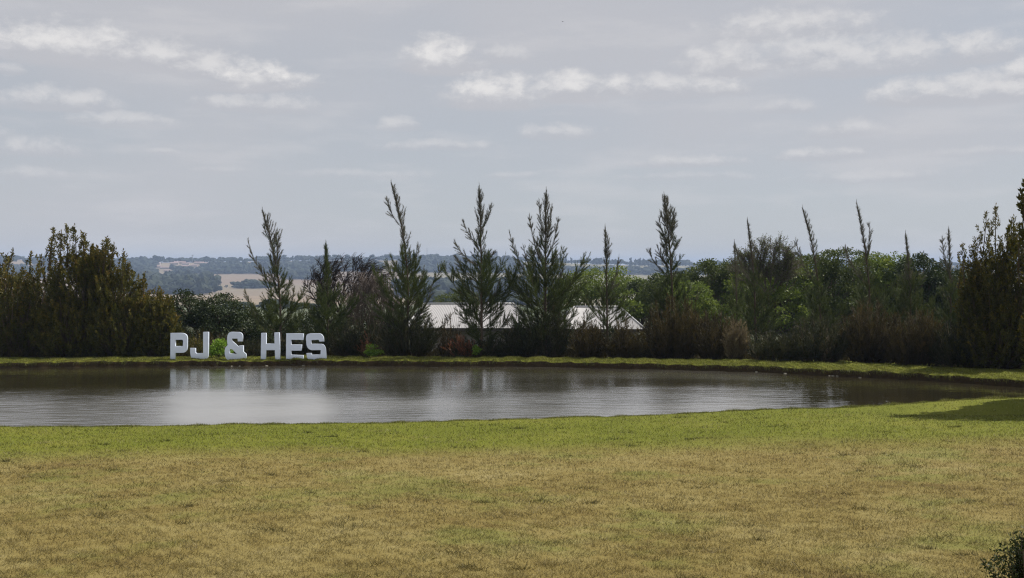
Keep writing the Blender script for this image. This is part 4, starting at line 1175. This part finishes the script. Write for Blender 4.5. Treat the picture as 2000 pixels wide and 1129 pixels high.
ftree(305, 498, 2440, 13, 'tall double crowned tree standing above the hazy settlement')
ftree(316, 501, 2440, 11, 'lower half of the pair of trees above the hazy settlement')
ftree(404, 504, 2440, 10, 'small umbrella shaped tree on the ridge right of the left mast')
ftree(442, 505, 2440, 14, 'flat domed tree on the ridge left of the leaning conifer')
ftree(333, 516, 2300, 6, 'narrow dark tree among the houses of the settlement', 'tall')
ftree(571, 501, 2440, 8, 'thin topped tree on the ridge right of the leaning conifer')
ftree(442, 556, 1500, 5, 'lone little tree in the beige field')
ftree(1095, 500, 2430, 8, 'leftmost of three upright trees on the ridge right of the many topped conifer', 'tall')
ftree(1105, 499, 2430, 8, 'middle of three upright trees on the ridge right of the many topped conifer', 'tall')
ftree(1116, 503, 2430, 6, 'rightmost and lowest of three upright trees on the ridge', 'tall')
for q, (px, py, w) in enumerate([(1162, 505, 12), (1172, 502, 12), (1200, 505, 10), (1212, 507, 9)]):
    ftree(px, py, 2430, w, ['leftmost of the four round ridge trees by the slender conifer', 'round ridge tree just left of the slender conifer', 'round ridge tree just right of the slender conifer', 'rightmost of the four round ridge trees by the slender conifer'][q], 'round', 'round ridge trees by the slender conifer')
for q, (px, py, w) in enumerate([(1232, 503, 9), (1241, 506, 8), (1250, 504, 9), (1259, 505, 9), (1267, 507, 8), (1276, 508, 8)]):
    ftree(px, py, 2430, w, ['first', 'second', 'third', 'fourth', 'fifth', 'sixth'][q] + ' from the left in the row of upright ridge trees left of the dark spire', 'tall', 'row of upright trees on the ridge')
for q, (px, py, w) in enumerate([(1340, 512, 7), (1347, 512, 5), (1355, 514, 5), (1362, 510, 6)]):
    ftree(px, py, 2430, w, ['leftmost', 'second', 'third', 'rightmost'][q] + ' of the four small upright ridge trees right of the dark spire', 'tall', 'small upright trees at the right end of the ridge')
ftree(892, 501, 2440, 10, 'round tree on the ridge left of the straight conifer')
ftree(845, 499, 2440, 12, 'round tree on the ridge just right of the thin mast')
ftree(856, 502, 2440, 8, 'smaller round tree beside the tree right of the thin mast')


def far_house(px, py, Dd, w, h):
    x = gx(px, Dd); z = float(ground_z(x, Dd)) - .4
    root = thing('distant_house', (x, Dd, z), 'tiny pale house of the hazy settlement on the ridge at left', 'house', 'houses of the settlement on the ridge')
    obj('wall', boxes('wall', [(-w / 2, w / 2, 0, 8, 0, h)]), m_farwall, root)
    a = w / 2 + .5
    obj('roof', mesh('roof', [(-a, -.5, h), (a, -.5, h), (a, 8.5, h), (-a, 8.5, h), (-a, 4, h + 2.2), (a, 4, h + 2.2)], [(0, 1, 5, 4), (2, 3, 4, 5), (0, 4, 3), (1, 2, 5), (0, 3, 2, 1)]), m_farroof, root)


for (px, Dd, w, h) in [(292, 2300, 16, 3.2), (306, 2330, 14, 3.4), (322, 2310, 18, 3.0), (340, 2400, 16, 3.4), (350, 2420, 22, 3.4), (362, 2390, 14, 3.2), (283, 2380, 18, 3.4),
                       (388, 2410, 18, 3.2), (398, 2390, 14, 3.4), (300, 2400, 24, 3.2), (413, 2400, 12, 3), (360, 2340, 14, 3.2), (286, 2200, 9, 3), (325, 2230, 10, 3), (378, 2350, 12, 3.2)]:
    far_house(px, 515, Dd, w * 1.2, h * 1.35)


def mast(px, top_py, Dd, label, head=False):
    x = gx(px, Dd); z = float(ground_z(x, Dd)); H = gz(top_py, Dd) - z
    root = thing('radio_mast', (x, Dd, z), label, 'mast')
    s = .8
    legs = []
    for a in range(3):
        c = V3(math.cos(a * 2.1) * s, math.sin(a * 2.1) * s, 0)
        obj('leg', tubes('leg', [([c, c * .3 + V3(0, 0, H * .96)], [.28, .2])], 4), m_steel, root)
    br = []
    for i in range(12):
        z0, z1 = H * i / 13, H * (i + 1) / 13; s0, s1 = s * (1 - .7 * i / 13), s * (1 - .7 * (i + 1) / 13)
        for a in range(3): br.append(([(math.cos(a * 2.1) * s0, math.sin(a * 2.1) * s0, z0), (math.cos(a * 2.1 + 2.1) * s1, math.sin(a * 2.1 + 2.1) * s1, z1)], [.12, .12]))
    obj('bracing', tubes('bracing', br, 3), m_steel, root)
    if head:
        for a in range(3): obj('antenna', boxes('antenna', [(math.cos(a * 2.1) * 1.5 - .4, math.cos(a * 2.1) * 1.5 + .4, math.sin(a * 2.1) * 1.5 - .3, math.sin(a * 2.1) * 1.5 + .3, H * .82, H * .97)]), m_steel, root)
    else: obj('antenna', tubes('antenna', [([(0, 0, H * .9), (0, 0, H)], [.25, .15])], 4), m_steel, root)


mast(376, 497, 2450, 'radio mast with a thick head above the settlement at left', True)
mast(834, 483, 2450, 'tall thin mast on the ridge left of the straight conifer')
mast(1139, 498, 2450, 'faint short mast on the ridge left of the slender conifer')
mast(1209, 494, 2450, 'thin mast among round trees right of the slender conifer')

x = gx(968, 2440); z = float(ground_z(x, 2440)); wt = thing('water_tower', (x, 2440, z), 'water tower on legs on the ridge beside the straight conifer', 'water tower')
Ht = gz(490.5, 2440) - z; zt = gz(499.5, 2440) - z
ring = []
prof_ = [(0, zt), (4.6, zt), (5.0, zt + .6), (5.0, Ht - 1.4), (4.6, Ht - .9), (1.5, Ht - .3), (0, Ht - .2)]
Vt, Ft = [], []
for r_, z_ in prof_:
    for k in range(16): Vt.append((r_ * math.cos(k * math.pi / 8), r_ * math.sin(k * math.pi / 8), z_))
for i in range(len(prof_) - 1):
    for k in range(16): Ft.append((i * 16 + k, i * 16 + (k + 1) % 16, (i + 1) * 16 + (k + 1) % 16, (i + 1) * 16 + k))
tk = obj('tank', mesh('tank', Vt, Ft), m_steel, wt)
obj('hatch', boxes('hatch', [(-4, -2.6, -.7, .7, Ht - .8, Ht + .9), (2.4, 4, -.7, .7, Ht - .8, Ht + .9)]), m_steel, tk)
for k in range(6):
    a = k * math.pi / 3 + .3
    obj('leg', tubes('leg', [([(4.9 * math.cos(a), 4.9 * math.sin(a), -1), (4.3 * math.cos(a), 4.3 * math.sin(a), zt + .1)], [.45, .4])], 5), m_steel, wt)

# ------------------------------------------------------------------ dark bush at the lower right corner
Yb = 9.3; Xb = gx(2003, Yb); Zb = float(ground_z(Xb, Yb))
cb = thing('corner_bush', (Xb, Yb, Zb - .02), 'small dark leafed bush at the lower right corner of the lawn', 'bush')
m_cleaf = leaf_mat('glossy_dark_leaf', [(0.0, (0.016, 0.026, 0.008)), (0.5, (0.034, 0.050, 0.013)), (1.0, (0.085, 0.095, 0.03))], .25, .6, .2, 6.0)
stems = []; tipsC = []
for i in range(34):
    a = rng.uniform(0, 2 * math.pi); s = rng.uniform(.1, 1)
    e = V3(math.cos(a) * .40 * s, math.sin(a) * .3 * s, (.64 - .20 * s * s) * rng.uniform(.7, 1.0))
    if i == 0: e = V3(-.04, -.05, .70)
    if i == 1: e = V3(-.22, -.08, .58)
    if i == 2: e = V3(-.34, -.1, .40)
    p1 = V3(e[0] * .7, e[1] * .7, e[2] * .4)
    stems.append(([V3(0, 0, 0), bez(V3(0, 0, 0), p1, e, .5), e], [.008, .005, .002])); tipsC.append((V3(0, 0, 0), p1, e))
obj('stems', tubes('stems', stems, 5), m_bark, cb)
def leaf_shape(nm, bend):
    v = []
    for t, w in ((0, .06), (.3, .8), (.6, 1), (.85, .55), (1, 0.02)):
        zc = -bend * t * t
        v += [(-w * .0095, t * .046, zc + .002 * w), (0, t * .046, zc - .001), (w * .0095, t * .046, zc + .002 * w)]
    f = []
    for i in range(4): f += [(3 * i, 3 * i + 1, 3 * i + 4, 3 * i + 3), (3 * i + 1, 3 * i + 2, 3 * i + 5, 3 * i + 4)]
    return mesh(nm, v, f, True)
LM = []
for i in range(6):
    me = leaf_shape('leaf', [.006, .012, .0, .018, .009, .003][i]); a = me.attributes.new('tone', 'FLOAT', 'FACE')
    a.data.foreach_set('value', [[.3, .5, .65, .4, .8, .2][i]] * len(me.polygons)); me.materials.append(m_cleaf); LM.append(me)
for i in range(300):
    p0, p1, e = tipsC[i % len(tipsC)]
    t = rng.uniform(.25, 1.0) ** .7; s = bez(p0, p1, e, t); tg = norm(bezt(p0, p1, e, t))
    d = norm(tg * .5 + norm(np.cross(tg, rng.normal(size=3))) + UP * .25)
    o = bpy.data.objects.new('leaf', LM[i % 6]); link(o); o.parent = cb; o.location = s
    o.rotation_euler = Vector(d).to_track_quat('Y', 'Z').to_euler(); o.rotation_euler.rotate_axis('Y', rng.uniform(-1.2, 1.2))
    k = rng.uniform(.75, 1.35); o.scale = (k, k, k)
S, D = [], []
n = 2600
t = rng.uniform(.1, .95, n); idx = rng.integers(0, len(tipsC), n)
S = np.array([bez(*tipsC[i], q) for i, q in zip(idx, t)]) + rng.normal(0, .025, (n, 3)); D = norm(rng.normal(size=(n, 3)) + V3(0, 0, .4))
o = obj('inner_leaves', tri_mesh('inner_leaves', leaves(S, D, .04, .018), rng.random(2 * n)), m_cleaf, cb); tag(o, kind='stuff')

# ------------------------------------------------------------------ birds, stones
def bird(px, py, Y, s, label, flying=False):
    root = thing('bird', at(px, py, Y), label, 'bird')
    n = 8; V, F = [], []
    prof = [(-.16, .008, .0), (-.12, .03, .0), (-.04, .055, .01), (.05, .05, .02), (.10, .028, .045), (.135, .032, .06), (.165, .02, .06), (.22, .003, .045)]
    for (yy, r, zc) in prof:
        for k in range(n): V.append((yy * s, math.cos(2 * math.pi * k / n) * r * s, (zc + math.sin(2 * math.pi * k / n) * r + .05) * s))
    for i in range(len(prof) - 1):
        for k in range(n): F.append((i * n + k, i * n + (k + 1) % n, (i + 1) * n + (k + 1) % n, (i + 1) * n + k))
    obj('body', mesh('body', V, F, True), m_bird, root)
    for sd in (-1, 1):
        if flying: w = [(-.05, .03 * sd, .06), (.07, .03 * sd, .06), (.05, .28 * sd, .12), (-.06, .26 * sd, .11)]
        else: w = [(-.22, .02 * sd, .06), (.06, .05 * sd, .07), (.06, .055 * sd, .03), (-.10, .045 * sd, .02)]
        b = [(x_, y_, z_ - .006) for x_, y_, z_ in w]
        vv = [tuple(c * s for c in q) for q in w + b]
        obj('wing', mesh('wing', vv, [(0, 1, 2, 3), (7, 6, 5, 4), (0, 4, 5, 1), (1, 5, 6, 2), (2, 6, 7, 3), (3, 7, 4, 0)]), m_bird, root)
    obj('tail', mesh('tail', [tuple(c * s for c in q) for q in [(-.14, -.015, .055), (-.14, .015, .055), (-.26, .03, .045), (-.26, -.03, .045), (-.14, -.015, .05), (-.14, .015, .05), (-.26, .03, .04), (-.26, -.03, .04)]],
                     [(0, 1, 2, 3), (7, 6, 5, 4), (0, 4, 5, 1), (1, 5, 6, 2), (2, 6, 7, 3), (3, 7, 4, 0)]), m_bird, root)
    return root


bY = float(near(np.array(gx(361, 29.2)))) + .05
b = bird(361, 520 + (CAMZ - 0.0) / bY * 2000, bY, .55, 'small dark bird crouching at the near water edge below the letter P'); b.location.z = .01
bird(1099, 43, 70, .3, 'tiny far bird high in the sky', True)

xs = [1479, 1532, 1618, 1625, 1633, 1675, 455, 470, 522, 592]
for i, px in enumerate(xs):
    Yq = float(np.interp(px, [p for p, _ in _fx], [q for _, q in _fx])); X = gx(px, Yq); Yq = float(far(np.array(X))) - .05
    v = ICO * rng.uniform(.7, 1.2, (12, 1)) * np.array([rng.uniform(.04, .09), .04, .018])
    o = obj('stone', mesh('stone', v, ICF), m_stone, None, (X, Yq, .012)); o.rotation_euler = (0, 0, rng.uniform(-.3, .3))
    tag(o, 'pale little stone at the waterline of the far bank', 'stone', 'pale stones along the far waterline')
